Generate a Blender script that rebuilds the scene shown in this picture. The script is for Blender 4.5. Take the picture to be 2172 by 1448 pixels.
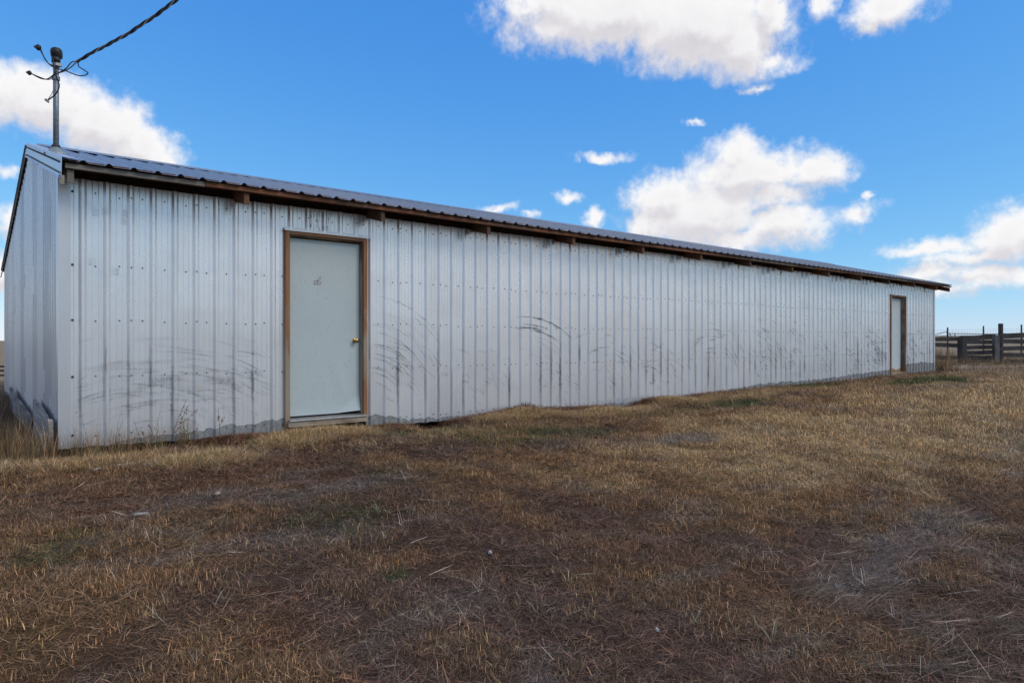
import bpy, math, random
import numpy as np

# ------------------------------------------------------------------ frame
# X runs along the long front wall, Y runs into the building, Z is up (metres).
for o in list(bpy.data.objects):
    bpy.data.objects.remove(o)
SC = bpy.context.scene
COL = SC.collection
YAW = math.radians(39.44)
EYE = 1.6

cam_d = bpy.data.cameras.new('camera')
cam_d.sensor_width = 36.0
cam_d.lens = 24.0
cam_d.clip_start = 0.05
cam_d.clip_end = 20000
cam = bpy.data.objects.new('camera', cam_d)
COL.objects.link(cam)
cam.location = (0, -7.66, EYE)
cam.rotation_euler = (math.radians(89.92), 0, -YAW)
SC.camera = cam

# ------------------------------------------------------------------ light
SUN_AZ = math.radians(150)      # clockwise from +Y
SUN_EL = math.radians(41)
sun_d = bpy.data.lights.new('sun', 'SUN')
sun_d.energy = 1.5
sun_d.angle = math.radians(24)
sun_d.color = (1.0, 0.89, 0.75)
sun = bpy.data.objects.new('sun', sun_d)
COL.objects.link(sun)
sun.rotation_euler = (math.radians(90) - SUN_EL, 0, math.pi - SUN_AZ)
sun.location = (10, -30, 40)

SC.view_settings.view_transform = 'Standard'
SC.view_settings.look = 'None'
SC.view_settings.exposure = 0.0
SC.view_settings.gamma = 1.0
SC.view_settings.use_curve_mapping = False
SC.cycles.max_bounces = 5
SC.cycles.diffuse_bounces = 2
SC.cycles.glossy_bounces = 3
SC.cycles.transparent_max_bounces = 64
SC.cycles.use_adaptive_sampling = True
SC.cycles.adaptive_threshold = 0.02


# ------------------------------------------------------------------ node helper
class NT:
    def __init__(self, tree):
        self.t = tree
        self.n = tree.nodes
        self.l = tree.links

    def new(self, typ, **kw):
        nd = self.n.new(typ)
        for k, v in kw.items():
            setattr(nd, k, v)
        return nd

    def put(self, sock, v):
        if v is None:
            return
        if isinstance(v, bpy.types.NodeSocket):
            self.l.new(v, sock)
        else:
            sock.default_value = v

    def m(self, op, a, b=None, c=None, clamp=False):
        nd = self.new('ShaderNodeMath', operation=op, use_clamp=clamp)
        self.put(nd.inputs[0], a)
        self.put(nd.inputs[1], b)
        self.put(nd.inputs[2], c)
        return nd.outputs[0]

    def v(self, op, a, b=None, out=0):
        nd = self.new('ShaderNodeVectorMath', operation=op)
        self.put(nd.inputs[0], a)
        self.put(nd.inputs[1], b)
        return nd.outputs['Value'] if out else nd.outputs['Vector']

    def mix(self, fac, a, b, blend='MIX'):
        nd = self.new('ShaderNodeMix', data_type='RGBA', blend_type=blend)
        self.put(nd.inputs[0], fac)
        for s, v in ((nd.inputs[6], a), (nd.inputs[7], b)):
            if isinstance(v, tuple) and len(v) == 3:
                v = v + (1,)
            self.put(s, v)
        return nd.outputs[2]

    def noise(self, vec, scale, detail=4, rough=0.55, dist=0.0, dim='3D', out='Fac'):
        nd = self.new('ShaderNodeTexNoise', noise_dimensions=dim)
        if vec is not None:
            self.l.new(vec, nd.inputs['Vector'])
        nd.inputs['Scale'].default_value = scale
        nd.inputs['Detail'].default_value = detail
        nd.inputs['Roughness'].default_value = rough
        nd.inputs['Distortion'].default_value = dist
        return nd.outputs[out]

    def step(self, x, lo, hi, smooth=True, to0=0.0, to1=1.0):
        nd = self.new('ShaderNodeMapRange', interpolation_type='SMOOTHSTEP' if smooth else 'LINEAR')
        self.put(nd.inputs[0], x)
        nd.inputs[1].default_value = lo
        nd.inputs[2].default_value = hi
        nd.inputs[3].default_value = to0
        nd.inputs[4].default_value = to1
        return nd.outputs[0]

    def scale(self, vec, xyz):
        return self.v('MULTIPLY', vec, xyz)


# ------------------------------------------------------------------ world: sky with cumulus
LOBES = [(0.835, 0.442, 0.1634, 0.0464), (0.954, 0.421, 0.1147, 0.0567), (1.008, 0.39, 0.0609, 0.044),
 (0.753, 0.459, 0.0819, 0.0327), (1.048, 0.423, 0.024, 0.037), (1.054, 0.359, 0.0286, 0.0169),
 (1.033, 0.332, 0.0182, 0.0058), (0.701, 0.454, 0.0345, 0.0133), (1.195, 0.402, 0.0488, 0.0243),
 (1.115, 0.417, 0.0204, 0.0146), (1.174, 0.385, 0.0214, 0.0115), (0.081, 0.28, 0.094, 0.0363),
 (0.147, 0.264, 0.0631, 0.0409), (0.191, 0.242, 0.0493, 0.0312), (0.218, 0.228, 0.025, 0.0203),
 (0.019, 0.28, 0.053, 0.0346), (0.052, 0.144, 0.0172, 0.0217), (0.047, 0.198, 0.018, 0.0074),
 (0.049, 0.084, 0.018, 0.0274), (1.222, 0.114, 0.045, 0.0095), (1.005, 0.255, 0.043, 0.0256),
 (1.029, 0.228, 0.0889, 0.0355), (1.113, 0.221, 0.0394, 0.025), (0.912, 0.201, 0.0583, 0.0372),
 (0.954, 0.176, 0.0937, 0.0461), (1.06, 0.158, 0.0755, 0.0262), (1.005, 0.141, 0.1136, 0.0205),
 (0.882, 0.169, 0.0265, 0.0327), (1.155, 0.163, 0.025, 0.0132), (1.171, 0.184, 0.007, 0.0059),
 (0.823, 0.261, 0.0311, 0.007), (0.774, 0.206, 0.0164, 0.0086), (0.807, 0.176, 0.015, 0.0133),
 (0.664, 0.188, 0.029, 0.008), (0.72, 0.181, 0.0124, 0.0053), (0.944, 0.298, 0.0116, 0.0043),
 (1.318, 0.123, 0.0437, 0.0285), (1.256, 0.116, 0.0521, 0.0138), (1.34, 0.14, 0.0299, 0.0215),
 (1.29, 0.1, 0.0713, 0.0124), (1.239, 0.082, 0.0391, 0.0128), (1.29, 0.076, 0.0542, 0.017),
 (1.251, 0.061, 0.0385, 0.0093), (1.34, 0.07, 0.0381, 0.0153), (0.985, 0.198, 0.075, 0.032), (1.06, 0.195, 0.05, 0.02)]


def build_world():
    w = bpy.data.worlds.new('World')
    SC.world = w
    w.use_nodes = True
    w.cycles.sampling_method = 'MANUAL'
    w.cycles.sample_map_resolution = 512
    w.node_tree.nodes.clear()
    # group: direction angles (az, el, 0) -> cloud depth, soft and with torn edges
    g = bpy.data.node_groups.new('cloud_density', 'ShaderNodeTree')
    g.interface.new_socket('angles', in_out='INPUT', socket_type='NodeSocketVector')
    g.interface.new_socket('soft', in_out='OUTPUT', socket_type='NodeSocketFloat')
    N = NT(g)
    gi = N.new('NodeGroupInput')
    go = N.new('NodeGroupOutput')
    A = gi.outputs[0]
    n1 = N.noise(A, 16, 4, 0.62, dim='2D', out='Color')
    w1 = N.scale(N.v('SUBTRACT', n1, (0.5, 0.5, 0.5)), (0.048, 0.034, 0))
    P = N.v('ADD', A, w1)
    best = None
    for a, e, ra, re in LOBES:
        q = N.scale(N.v('SUBTRACT', P, (a, e, 0)), (0.9 / ra, 0.9 / re, 0))
        d = N.m('MULTIPLY_ADD', N.v('LENGTH', q, out=1), -min(1.0, 0.35 + 12 * re), min(1.0, 0.35 + 12 * re))
        best = d if best is None else N.m('SMOOTH_MAX', best, d, 0.12)
    # unseen sky carries the same sort of cloud, cover raised for whiter light
    sep = N.new('ShaderNodeSeparateXYZ')
    N.l.new(A, sep.inputs[0])
    far = N.noise(N.scale(A, (1.0, 2.4, 1.0)), 3.1, 3, 0.55, dim='2D')
    far = N.step(far, 0.40, 0.66, False, -0.5, 0.8)
    da = N.m('ABSOLUTE', N.m('SUBTRACT', sep.outputs[0], 0.69))
    outside = N.m('MAXIMUM', N.step(da, 0.72, 0.95), N.step(sep.outputs[1], 0.52, 0.68))
    far = N.m('ADD', far, N.step(outside, 0, 1, False, -2.0, 0.0))
    best = N.m('MAXIMUM', best, far)
    puff = N.noise(A, 24, 5, 0.56, dim='2D')
    best = N.m('MULTIPLY_ADD', N.m('SUBTRACT', puff, 0.5), 0.6, best)
    N.l.new(best, go.inputs[0])

    W = NT(w.node_tree)
    tc = W.new('ShaderNodeTexCoord')
    s = W.new('ShaderNodeSeparateXYZ')
    W.l.new(tc.outputs['Generated'], s.inputs[0])
    az = W.m('ARCTAN2', s.outputs[0], s.outputs[1])
    el = W.m('ARCSINE', s.outputs[2])
    cb = W.new('ShaderNodeCombineXYZ')
    W.l.new(az, cb.inputs[0])
    W.l.new(el, cb.inputs[1])
    ang = cb.outputs[0]

    def dens(off):
        nd = W.new('ShaderNodeGroup')
        nd.node_tree = g
        W.l.new(W.v('ADD', ang, off), nd.inputs[0])
        return nd.outputs[0]
    soft = dens((0, 0, 0))
    dup = dens((0.006, 0.024, 0))
    fine = W.noise(ang, 70, 6, 0.62, dim='2D')
    d0 = W.m('MULTIPLY_ADD', W.m('SUBTRACT', fine, 0.5), 0.36, soft)
    sky = W.new('ShaderNodeTexSky', sky_type='NISHITA')
    sky.sun_disc = False
    sky.sun_elevation = SUN_EL
    sky.sun_rotation = SUN_AZ
    sky.altitude = 1200
    sky.air_density = 1.0
    sky.dust_density = 0.3
    sky.ozone_density = 1.0
    scl = W.v('SCALE', sky.outputs[0])
    scl.node.inputs['Scale'].default_value = SKY_STRENGTH
    # deep prairie blue: one response curve per channel over the whole dome
    sc3 = W.new('ShaderNodeSeparateColor')
    W.l.new(scl, sc3.inputs[0])
    cc = W.new('ShaderNodeCombineColor')
    for k, (gain, power) in enumerate(((0.52, 1.11), (0.70, 0.68), (0.94, 0.275))):
        W.l.new(W.m('MULTIPLY', W.m('POWER', sc3.outputs[k], power), gain), cc.inputs[k])
    skyc = cc.outputs[0]
    alpha = W.step(d0, -0.16, 0.44)
    thick = W.step(soft, 0.20, 1.0)
    under = W.step(W.m('SUBTRACT', dup, soft), -0.30, 0.34)      # more cloud above than here: a base
    dark = W.m('ADD', W.m('MULTIPLY', thick, 0.30), W.m('MULTIPLY', under, 0.75), clamp=True)
    dark = W.m('MULTIPLY_ADD', W.m('SUBTRACT', fine, 0.5), -0.10, dark, clamp=True)
    cl = W.mix(dark, (0.97, 0.965, 0.97), (0.66, 0.635, 0.68))
    alpha = W.m('MULTIPLY', alpha, W.step(el, -0.01, 0.03))
    col = W.mix(alpha, skyc, cl)
    bg = W.new('ShaderNodeBackground')
    W.l.new(col, bg.inputs[0])
    bg.inputs[1].default_value = 1.0
    out = W.new('ShaderNodeOutputWorld')
    W.l.new(bg.outputs[0], out.inputs[0])


SKY_STRENGTH = 0.15
build_world()

# ------------------------------------------------------------------ small tools
RNG = np.random.default_rng(7)
random.seed(7)


class Mesh:
    """collects boxes, tubes and strips, then links them as one mesh object"""
    def __init__(self):
        self.vs, self.fs, self.mi = [], [], []

    def add(self, vs, fs, mi=0):
        b = len(self.vs)
        self.vs += [tuple(map(float, v)) for v in vs]
        self.fs += [tuple(i + b for i in f) for f in fs]
        self.mi += [mi] * len(fs)
        return self

    def hexa(self, p, mi=0):
        return self.add(p, [(3, 2, 1, 0), (4, 5, 6, 7), (0, 1, 5, 4), (1, 2, 6, 5), (2, 3, 7, 6), (3, 0, 4, 7)], mi)

    def box(self, x0, x1, y0, y1, z0, z1, mi=0):
        return self.hexa([(x0, y0, z0), (x1, y0, z0), (x1, y1, z0), (x0, y1, z0),
                          (x0, y0, z1), (x1, y0, z1), (x1, y1, z1), (x0, y1, z1)], mi)

    def tube(self, pts, r, n=8, cap=True, mi=0):
        P = [np.array(p, float) for p in pts]
        R = r if hasattr(r, '__len__') else [r] * len(P)
        up = None
        vs, fs = [], []
        for i, p in enumerate(P):
            d = P[min(i + 1, len(P) - 1)] - P[max(i - 1, 0)]
            d = d / (np.linalg.norm(d) + 1e-12)
            if up is None:
                a = np.array((0, 0, 1.0)) if abs(d[2]) < 0.9 else np.array((1.0, 0, 0))
                up = np.cross(d, np.cross(a, d))
            up = up - d * up.dot(d)
            up /= np.linalg.norm(up) + 1e-12
            sd = np.cross(d, up)
            for k in range(n):
                an = 2 * math.pi * k / n
                vs.append(p + R[i] * (math.cos(an) * up + math.sin(an) * sd))
        for i in range(len(P) - 1):
            for k in range(n):
                k2 = (k + 1) % n
                fs.append((i * n + k, i * n + k2, (i + 1) * n + k2, (i + 1) * n + k))
        if cap:
            fs.append(tuple(range(n))[::-1])
            fs.append(tuple((len(P) - 1) * n + k for k in range(n)))
        return self.add(vs, fs, mi)

    def build(self, name, mats, parent=None, smooth=False, bevel=0.0):
        me = bpy.data.meshes.new(name)
        me.from_pydata(self.vs, [], self.fs)
        for m in (mats if isinstance(mats, (list, tuple)) else [mats]):
            me.materials.append(m)
        if any(self.mi):
            me.polygons.foreach_set('material_index', self.mi)
        if smooth:
            me.polygons.foreach_set('use_smooth', [True] * len(self.fs))
        me.update()
        o = bpy.data.objects.new(name, me)
        COL.objects.link(o)
        if parent is not None:
            o.parent = parent
        if bevel:
            b = o.modifiers.new('bevel', 'BEVEL')
            b.width = bevel
            b.segments = 2
            b.limit_method = 'ANGLE'
        return o


def tag(o, label=None, cat=None, group=None, kind=None):
    for k, v in (('label', label), ('category', cat), ('group', group), ('kind', kind)):
        if v:
            o[k] = v
    return o


def thing(name, label, cat, group=None):
    o = bpy.data.objects.new(name, None)
    o.empty_display_size = 0.2
    COL.objects.link(o)
    return tag(o, label, cat, group)


def bez(pts, n=12):
    """Catmull-Rom through the points"""
    P = [np.array(p, float) for p in pts]
    P = [2 * P[0] - P[1]] + P + [2 * P[-1] - P[-2]]
    out = []
    for i in range(1, len(P) - 2):
        for k in range(n):
            t = k / n
            a, b, c, d = P[i - 1], P[i], P[i + 1], P[i + 2]
            out.append(0.5 * (2 * b + (c - a) * t + (2 * a - 5 * b + 4 * c - d) * t * t + (3 * b - a - 3 * c + d) * t ** 3))
    out.append(P[-2])
    return out


def hash2(ix, iy, seed):
    h = (ix.astype(np.int64) * 374761393 + iy.astype(np.int64) * 668265263 + seed * 1274126177) & 0x7fffffff
    h = ((h ^ (h >> 13)) * 1274126177) & 0x7fffffff
    return ((h ^ (h >> 16)) & 0xffff) / 65535.0


def vnoise(x, y, seed=0):
    x = np.asarray(x, float)
    y = np.asarray(y, float)
    ix, iy = np.floor(x), np.floor(y)
    fx, fy = x - ix, y - iy
    fx, fy = fx * fx * (3 - 2 * fx), fy * fy * (3 - 2 * fy)
    h = lambda a, b: hash2(ix + a, iy + b, seed)
    return (h(0, 0) * (1 - fx) + h(1, 0) * fx) * (1 - fy) + (h(0, 1) * (1 - fx) + h(1, 1) * fx) * fy


def fbm(x, y, seed=0, oct=4):
    r, a, tot = 0, 1.0, 0
    for k in range(oct):
        r = r + a * vnoise(np.asarray(x) * 2 ** k, np.asarray(y) * 2 ** k, seed + k * 17)
        tot += a
        a *= 0.55
    return r / tot


def sstep(x, a, b):
    t = np.clip((np.asarray(x, float) - a) / (b - a), 0, 1)
    return t * t * (3 - 2 * t)


# ------------------------------------------------------------------ materials
def mat(name):
    m = bpy.data.materials.new(name)
    m.use_nodes = True
    m.node_tree.nodes.clear()
    N = NT(m.node_tree)
    p = N.new('ShaderNodeBsdfPrincipled')
    o = N.new('ShaderNodeOutputMaterial')
    N.l.new(p.outputs[0], o.inputs[0])
    return m, N, p


def bump(N, p, h, strength, dist=0.01):
    b = N.new('ShaderNodeBump')
    b.inputs['Strength'].default_value = strength
    b.inputs['Distance'].default_value = dist
    N.l.new(h, b.inputs['Height'])
    N.l.new(b.outputs[0], p.inputs['Normal'])


def galvanized(name, base, metallic, rough, grime=0.5, bstr=0.35, dust=0.0, differ=0.88):
    m, N, p = mat(name)
    geo = N.new('ShaderNodeNewGeometry').outputs['Position']
    rnd = N.new('ShaderNodeObjectInfo').outputs['Random']
    spang = N.new('ShaderNodeTexVoronoi')
    N.l.new(geo, spang.inputs['Vector'])
    spang.inputs['Scale'].default_value = 55
    sp = N.new('ShaderNodeSeparateColor')
    N.l.new(spang.outputs['Color'], sp.inputs[0])
    streak = N.noise(N.scale(geo, (9, 9, 0.55)), 1.6, 5, 0.6)
    cloud = N.noise(geo, 2.3, 5, 0.6)
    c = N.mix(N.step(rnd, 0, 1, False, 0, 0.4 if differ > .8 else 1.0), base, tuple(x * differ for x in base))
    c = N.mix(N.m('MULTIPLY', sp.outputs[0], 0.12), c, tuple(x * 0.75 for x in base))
    c = N.mix(N.m('MULTIPLY', N.step(streak, 0.5, 0.8), 0.35 * grime), c, (0.22, 0.22, 0.23))
    c = N.mix(N.m('MULTIPLY', N.step(cloud, 0.48, 0.75), 0.35 * grime), c, (0.26, 0.27, 0.28))
    N.l.new(c, p.inputs['Base Color'])
    p.inputs['Metallic'].default_value = metallic
    sz = N.new('ShaderNodeSeparateXYZ')
    N.l.new(geo, sz.inputs[0])
    dusty = N.step(N.m('MULTIPLY_ADD', N.m('SUBTRACT', cloud, 0.5), 0.9, sz.outputs[2]), 2.1, 1.1)
    r = N.m('MULTIPLY_ADD', cloud, 0.10, rough - 0.05)
    r = N.m('MULTIPLY_ADD', dusty, dust, r)
    N.l.new(r, p.inputs['Roughness'])
    dent = N.noise(N.scale(geo, (1, 1, 0.45)), 4.5, 1, 0.4)
    bump(N, p, dent, bstr, 0.02)
    return m


def wood(name, c1, c2, c3, axis=2, rough=0.85, gs=1.0, split=0.6):
    """grain runs along the given axis; every board gets its own offset"""
    m, N, p = mat(name)
    tc = N.new('ShaderNodeTexCoord').outputs['Object']
    rnd = N.new('ShaderNodeObjectInfo').outputs['Random']
    st = [26.0 * gs] * 3
    st[axis] = 1.3 * gs
    vec = N.v('ADD', N.scale(tc, tuple(st)), None)
    off = N.new('ShaderNodeCombineXYZ')
    for k in range(3):
        N.l.new(N.m('MULTIPLY', rnd, 37.0 + 11 * k), off.inputs[k])
    N.l.new(off.outputs[0], vec.node.inputs[1])
    g = N.noise(vec, 1.0, 6, 0.65, 0.6)
    st2 = [3.0] * 3
    st2[axis] = 1.1
    v2 = N.v('ADD', N.scale(tc, tuple(st2)), off.outputs[0])
    b = N.noise(v2, 1.0, 4, 0.6)
    c = N.mix(N.step(g, 0.35, 0.68), c1, c2)
    c = N.mix(N.step(b, 0.45, 0.62), c, N.mix(g, c3, tuple(x * 0.55 for x in c3)))
    c = N.mix(N.m('MULTIPLY', N.step(g, 0.62, 0.8), split), c, tuple(x * 0.25 for x in c1))
    N.l.new(c, p.inputs['Base Color'])
    p.inputs['Roughness'].default_value = rough
    bump(N, p, g, 0.5, 0.006)
    return m


def plain(name, col, rough=0.6, metallic=0.0, var=0.25, scale=20.0, bstr=0.15):
    m, N, p = mat(name)
    tc = N.new('ShaderNodeTexCoord').outputs['Object']
    n = N.noise(tc, scale, 5, 0.6)
    c = N.mix(N.step(n, 0.35, 0.7), col, tuple(x * (1 - var) for x in col))
    N.l.new(c, p.inputs['Base Color'])
    p.inputs['Roughness'].default_value = rough
    p.inputs['Metallic'].default_value = metallic
    if bstr:
        bump(N, p, n, bstr, 0.004)
    return m


M = {}
M['galv'] = galvanized('galvanized_wall', (0.80, 0.80, 0.81), 0.60, 0.28, 0.35, 0.03, 0.06)
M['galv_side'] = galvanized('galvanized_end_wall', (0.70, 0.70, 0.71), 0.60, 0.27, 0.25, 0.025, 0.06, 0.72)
M['galv_roof'] = galvanized('galvanized_roof', (0.33, 0.335, 0.33), 0.4, 0.34, 0.3, 0.15)
M['galv_trim'] = galvanized('galvanized_trim', (0.66, 0.67, 0.69), 0.55, 0.36, 0.25, 0.25)


def soil_stain():
    m, N, p = mat('soil_stained_metal')
    geo = N.new('ShaderNodeNewGeometry').outputs['Position']
    n = N.noise(geo, 16, 6, 0.65)
    n2 = N.noise(geo, 70, 4, 0.6)
    c = N.mix(N.step(n, 0.35, 0.7), (0.20, 0.21, 0.21), (0.33, 0.34, 0.34))
    c = N.mix(N.m('MULTIPLY', N.step(n2, 0.5, 0.72), 0.6), c, (0.13, 0.11, 0.09))
    N.l.new(c, p.inputs['Base Color'])
    p.inputs['Roughness'].default_value = 0.85
    bump(N, p, n2, 0.4, 0.004)
    return m


M['stain'] = soil_stain()
M['mould'] = plain('mould_spotted_metal', (0.30, 0.32, 0.33), 0.6, 0.2, 0.75, 26)
M['brown_wood'] = wood('brown_stained_wood', (0.17, 0.075, 0.035), (0.24, 0.115, 0.055), (0.20, 0.14, 0.095), 2)
M['frame_wood_v'] = wood('door_casing_wood_upright', (0.21, 0.085, 0.036), (0.31, 0.155, 0.078), (0.42, 0.335, 0.245), 2, gs=1.0)
M['frame_wood_h'] = wood('door_casing_wood_level', (0.20, 0.082, 0.035), (0.29, 0.15, 0.08), (0.26, 0.18, 0.12), 0, gs=1.0)
M['jamb_wood'] = wood('jamb_wood', (0.26, 0.20, 0.14), (0.33, 0.27, 0.20), (0.19, 0.11, 0.06), 2)
M['sill_wood'] = wood('sill_wood', (0.33, 0.27, 0.20), (0.42, 0.36, 0.28), (0.22, 0.12, 0.06), 0)
M['fascia_brown'] = wood('fascia_wood_brown', (0.15, 0.056, 0.025), (0.22, 0.09, 0.042), (0.13, 0.07, 0.042), 0)
M['fascia_grey'] = wood('fascia_wood_grey', (0.26, 0.25, 0.23), (0.36, 0.35, 0.33), (0.22, 0.19, 0.16), 0)
M['fascia_dull'] = wood('fascia_wood_dull', (0.15, 0.11, 0.085), (0.21, 0.165, 0.13), (0.12, 0.07, 0.05), 0)
M['rafter'] = wood('rafter_wood', (0.12, 0.052, 0.026), (0.18, 0.078, 0.038), (0.10, 0.055, 0.034), 1)
M['grey_wood'] = wood('weathered_grey_wood', (0.20, 0.18, 0.16), (0.40, 0.37, 0.34), (0.13, 0.115, 0.10), 1)
M['fence_wood'] = wood('dark_weathered_fence_wood', (0.035, 0.032, 0.031), (0.075, 0.069, 0.066), (0.05, 0.044, 0.04), 0, gs=0.5)
M['fence_post'] = wood('dark_weathered_post_wood', (0.036, 0.033, 0.031), (0.075, 0.069, 0.064), (0.05, 0.044, 0.04), 2, gs=0.5)
M['fence_post_grey'] = wood('pale_weathered_post_wood', (0.09, 0.085, 0.082), (0.15, 0.145, 0.14), (0.08, 0.072, 0.066), 2, gs=0.5)
M['sheath_shade'] = plain('sheathing_and_shade', (0.035, 0.025, 0.02), 0.9)  # sheathing; its near-black colour also paints shade under eave and ridge cap
M['post_wood'] = wood('treated_post', (0.16, 0.16, 0.08), (0.22, 0.21, 0.11), (0.12, 0.10, 0.06), 2)
M['steel'] = plain('pipe_steel', (0.24, 0.28, 0.31), 0.45, 0.5, 0.35, 30)
M['black'] = plain('black_insulation', (0.012, 0.012, 0.014), 0.5, 0, 0.2)
M['alu'] = plain('bare_conductor', (0.42, 0.41, 0.40), 0.45, 0.6, 0.3)
M['rubber'] = plain('dark_boot_flashing', (0.05, 0.055, 0.06), 0.6)
M['boot'] = plain('flashing_cone', (0.30, 0.36, 0.36), 0.5, 0.3)
M['screw'] = plain('screw_head', (0.085, 0.085, 0.09), 0.5, 0.3, 0.4)
M['brass'] = plain('brass', (0.62, 0.40, 0.13), 0.22, 1.0, 0.2)
M['rust'] = plain('rusted_flakes', (0.13, 0.055, 0.025), 0.9, 0, 0.6, 60)
M['stone'] = plain('pale_stone', (0.55, 0.53, 0.50), 0.85, 0, 0.3)
M['scrapwood'] = plain('pale_wood_scrap', (0.45, 0.43, 0.40), 0.85, 0, 0.4)
M['stem'] = plain('weed_stem', (0.22, 0.13, 0.075), 0.85, 0, 0.4)
M['seed'] = plain('weed_seed', (0.20, 0.11, 0.06), 0.9, 0, 0.4)
M['straw_stem'] = plain('straw_stem', (0.42, 0.30, 0.16), 0.85, 0, 0.3)
M['plywood'] = plain('bare_plywood', (0.42, 0.24, 0.12), 0.85, 0, 0.5, 9)
M['wire'] = plain('fence_wire', (0.28, 0.29, 0.29), 0.5, 0.4)


def door_paint(name, base, spot):
    m, N, p = mat(name)
    tc = N.new('ShaderNodeTexCoord').outputs['Object']
    v = N.new('ShaderNodeTexVoronoi')
    N.l.new(N.scale(tc, (1, 1, 0.75)), v.inputs['Vector'])
    v.inputs['Scale'].default_value = 32
    big = N.noise(tc, 3, 4, 0.6)
    sm = N.noise(tc, 26, 4, 0.6)
    f = N.m('MULTIPLY', N.step(v.outputs['Distance'], 0.30, 0.12), N.step(sm, 0.42, 0.62))
    c = N.mix(N.m('MULTIPLY', f, spot), base, tuple(x * 0.6 for x in base))
    c = N.mix(N.m('MULTIPLY', N.step(big, 0.4, 0.7), 0.25), c, (base[0] * 0.86, base[1] * 0.84, base[2] * 0.86))
    N.l.new(c, p.inputs['Base Color'])
    p.inputs['Roughness'].default_value = 0.5
    bump(N, p, big, 0.15, 0.02)
    return m


M['door'] = door_paint('door_paint_grey_green', (0.47, 0.545, 0.545), 0.8)
M['door2'] = door_paint('door_paint_pale', (0.50, 0.57, 0.59), 0.2)


def alpha_mark(name, col):
    m, N, p = mat(name)
    at = N.new('ShaderNodeAttribute', attribute_name='opacity').outputs['Fac']
    geo = N.new('ShaderNodeNewGeometry').outputs['Position']
    n = N.noise(geo, 45, 4, 0.7)
    n2 = N.noise(geo, 9, 3, 0.6)
    a = N.m('MULTIPLY', at, N.m('MULTIPLY', N.step(n, 0.22, 0.55), N.step(n2, 0.18, 0.5)))
    p.inputs['Base Color'].default_value = col + (1,)
    p.inputs['Roughness'].default_value = 0.8
    N.l.new(a, p.inputs['Alpha'])
    return m


M['scrape'] = alpha_mark('scraped_dirt', (0.075, 0.075, 0.08))


def sticker_mat():
    m, N, p = mat('peeled_sticker')
    tc = N.new('ShaderNodeTexCoord').outputs['Object']
    n = N.noise(N.scale(tc, (34, 1, 85)), 1.0, 3, 0.6, 1.5)
    c = N.mix(N.step(n, 0.46, 0.54), (0.10, 0.10, 0.11), (0.62, 0.62, 0.64))
    N.l.new(c, p.inputs['Base Color'])
    p.inputs['Roughness'].default_value = 0.5
    return m


M['sticker'] = sticker_mat()


def grass_mat(name):
    m, N, p = mat(name)
    tint = N.new('ShaderNodeAttribute', attribute_name='tint', attribute_type='INSTANCER').outputs['Color']
    shade = N.new('ShaderNodeAttribute', attribute_name='blade').outputs['Color']
    c = N.mix(1.0, tint, shade, 'MULTIPLY')
    N.l.new(c, p.inputs['Base Color'])
    p.inputs['Roughness'].default_value = 0.75
    p.inputs['Specular IOR Level'].default_value = 0.25
    return m


M['grass'] = grass_mat('grass_blades')


def ground_mat():
    m, N, p = mat('ground_thatch')
    geo = N.new('ShaderNodeNewGeometry').outputs['Position']
    at = N.new('ShaderNodeAttribute', attribute_name='soil').outputs['Color']
    n1 = N.noise(geo, 9, 6, 0.65)
    n2 = N.noise(geo, 75, 4, 0.7)
    n3 = N.noise(N.scale(geo, (1, 1, 1)), 1.1, 5, 0.6)
    c = N.mix(1.0, at, N.mix(n1, (0.55, 0.52, 0.5), (1.35, 1.35, 1.35)), 'MULTIPLY')
    c = N.mix(N.m('MULTIPLY', N.step(n2, 0.5, 0.75), 0.6), c, (0.05, 0.032, 0.022))
    c = N.mix(1.0, c, N.mix(n3, (0.8, 0.8, 0.8), (1.2, 1.2, 1.2)), 'MULTIPLY')
    N.l.new(c, p.inputs['Base Color'])
    p.inputs['Roughness'].default_value = 0.95
    p.inputs['Specular IOR Level'].default_value = 0.1
    bump(N, p, n2, 0.8, 0.02)
    return m


M['ground'] = ground_mat()

# ------------------------------------------------------------------ terrain
GX = [-40, -3, 0.3, 0.776, 1.3, 1.698, 2.254, 2.923, 3.202, 3.97, 4.25, 4.40, 4.60, 4.845, 4.993, 5.181, 5.574, 6.074,
      6.426, 6.89, 7.905, 8.235, 8.898, 8.995, 9.432, 10.804, 12.055, 13.229, 15.09, 19.219, 22.378, 26, 34, 60]
GZ = [0.6, 0.54, 0.52, 0.435, 0.435, 0.495, 0.565, 0.533, 0.515, 0.519, 0.535, 0.495, 0.365, 0.325, 0.385, 0.497, 0.514, 0.552, 0.59, 0.549, 0.508, 0.385, 0.385, 0.481, 0.529, 0.541, 0.59, 0.616, 0.601, 0.651, 0.661, 0.64, 0.53, 0.55]
SX = [-40, 0, 2, 4, 8, 11, 15, 20, 23, 26, 34, 60]
SZ = [0.60, 0.54, 0.53, 0.52, 0.51, 0.53, 0.585, 0.63, 0.63, 0.59, 0.53, 0.55]
MOUNDS = [(2.9, -0.6, 0.35, 0.05), (3.4, -0.55, 0.3, 0.045), (6.1, -0.5, 0.5, 0.06), (7.5, -0.85, 0.5, 0.06),
          (9.3, -0.55, 0.6, 0.07), (10.6, -0.6, 0.6, 0.05), (1.8, -1.1, 0.3, 0.04), (13, -0.8, 0.7, 0.05)]


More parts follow.
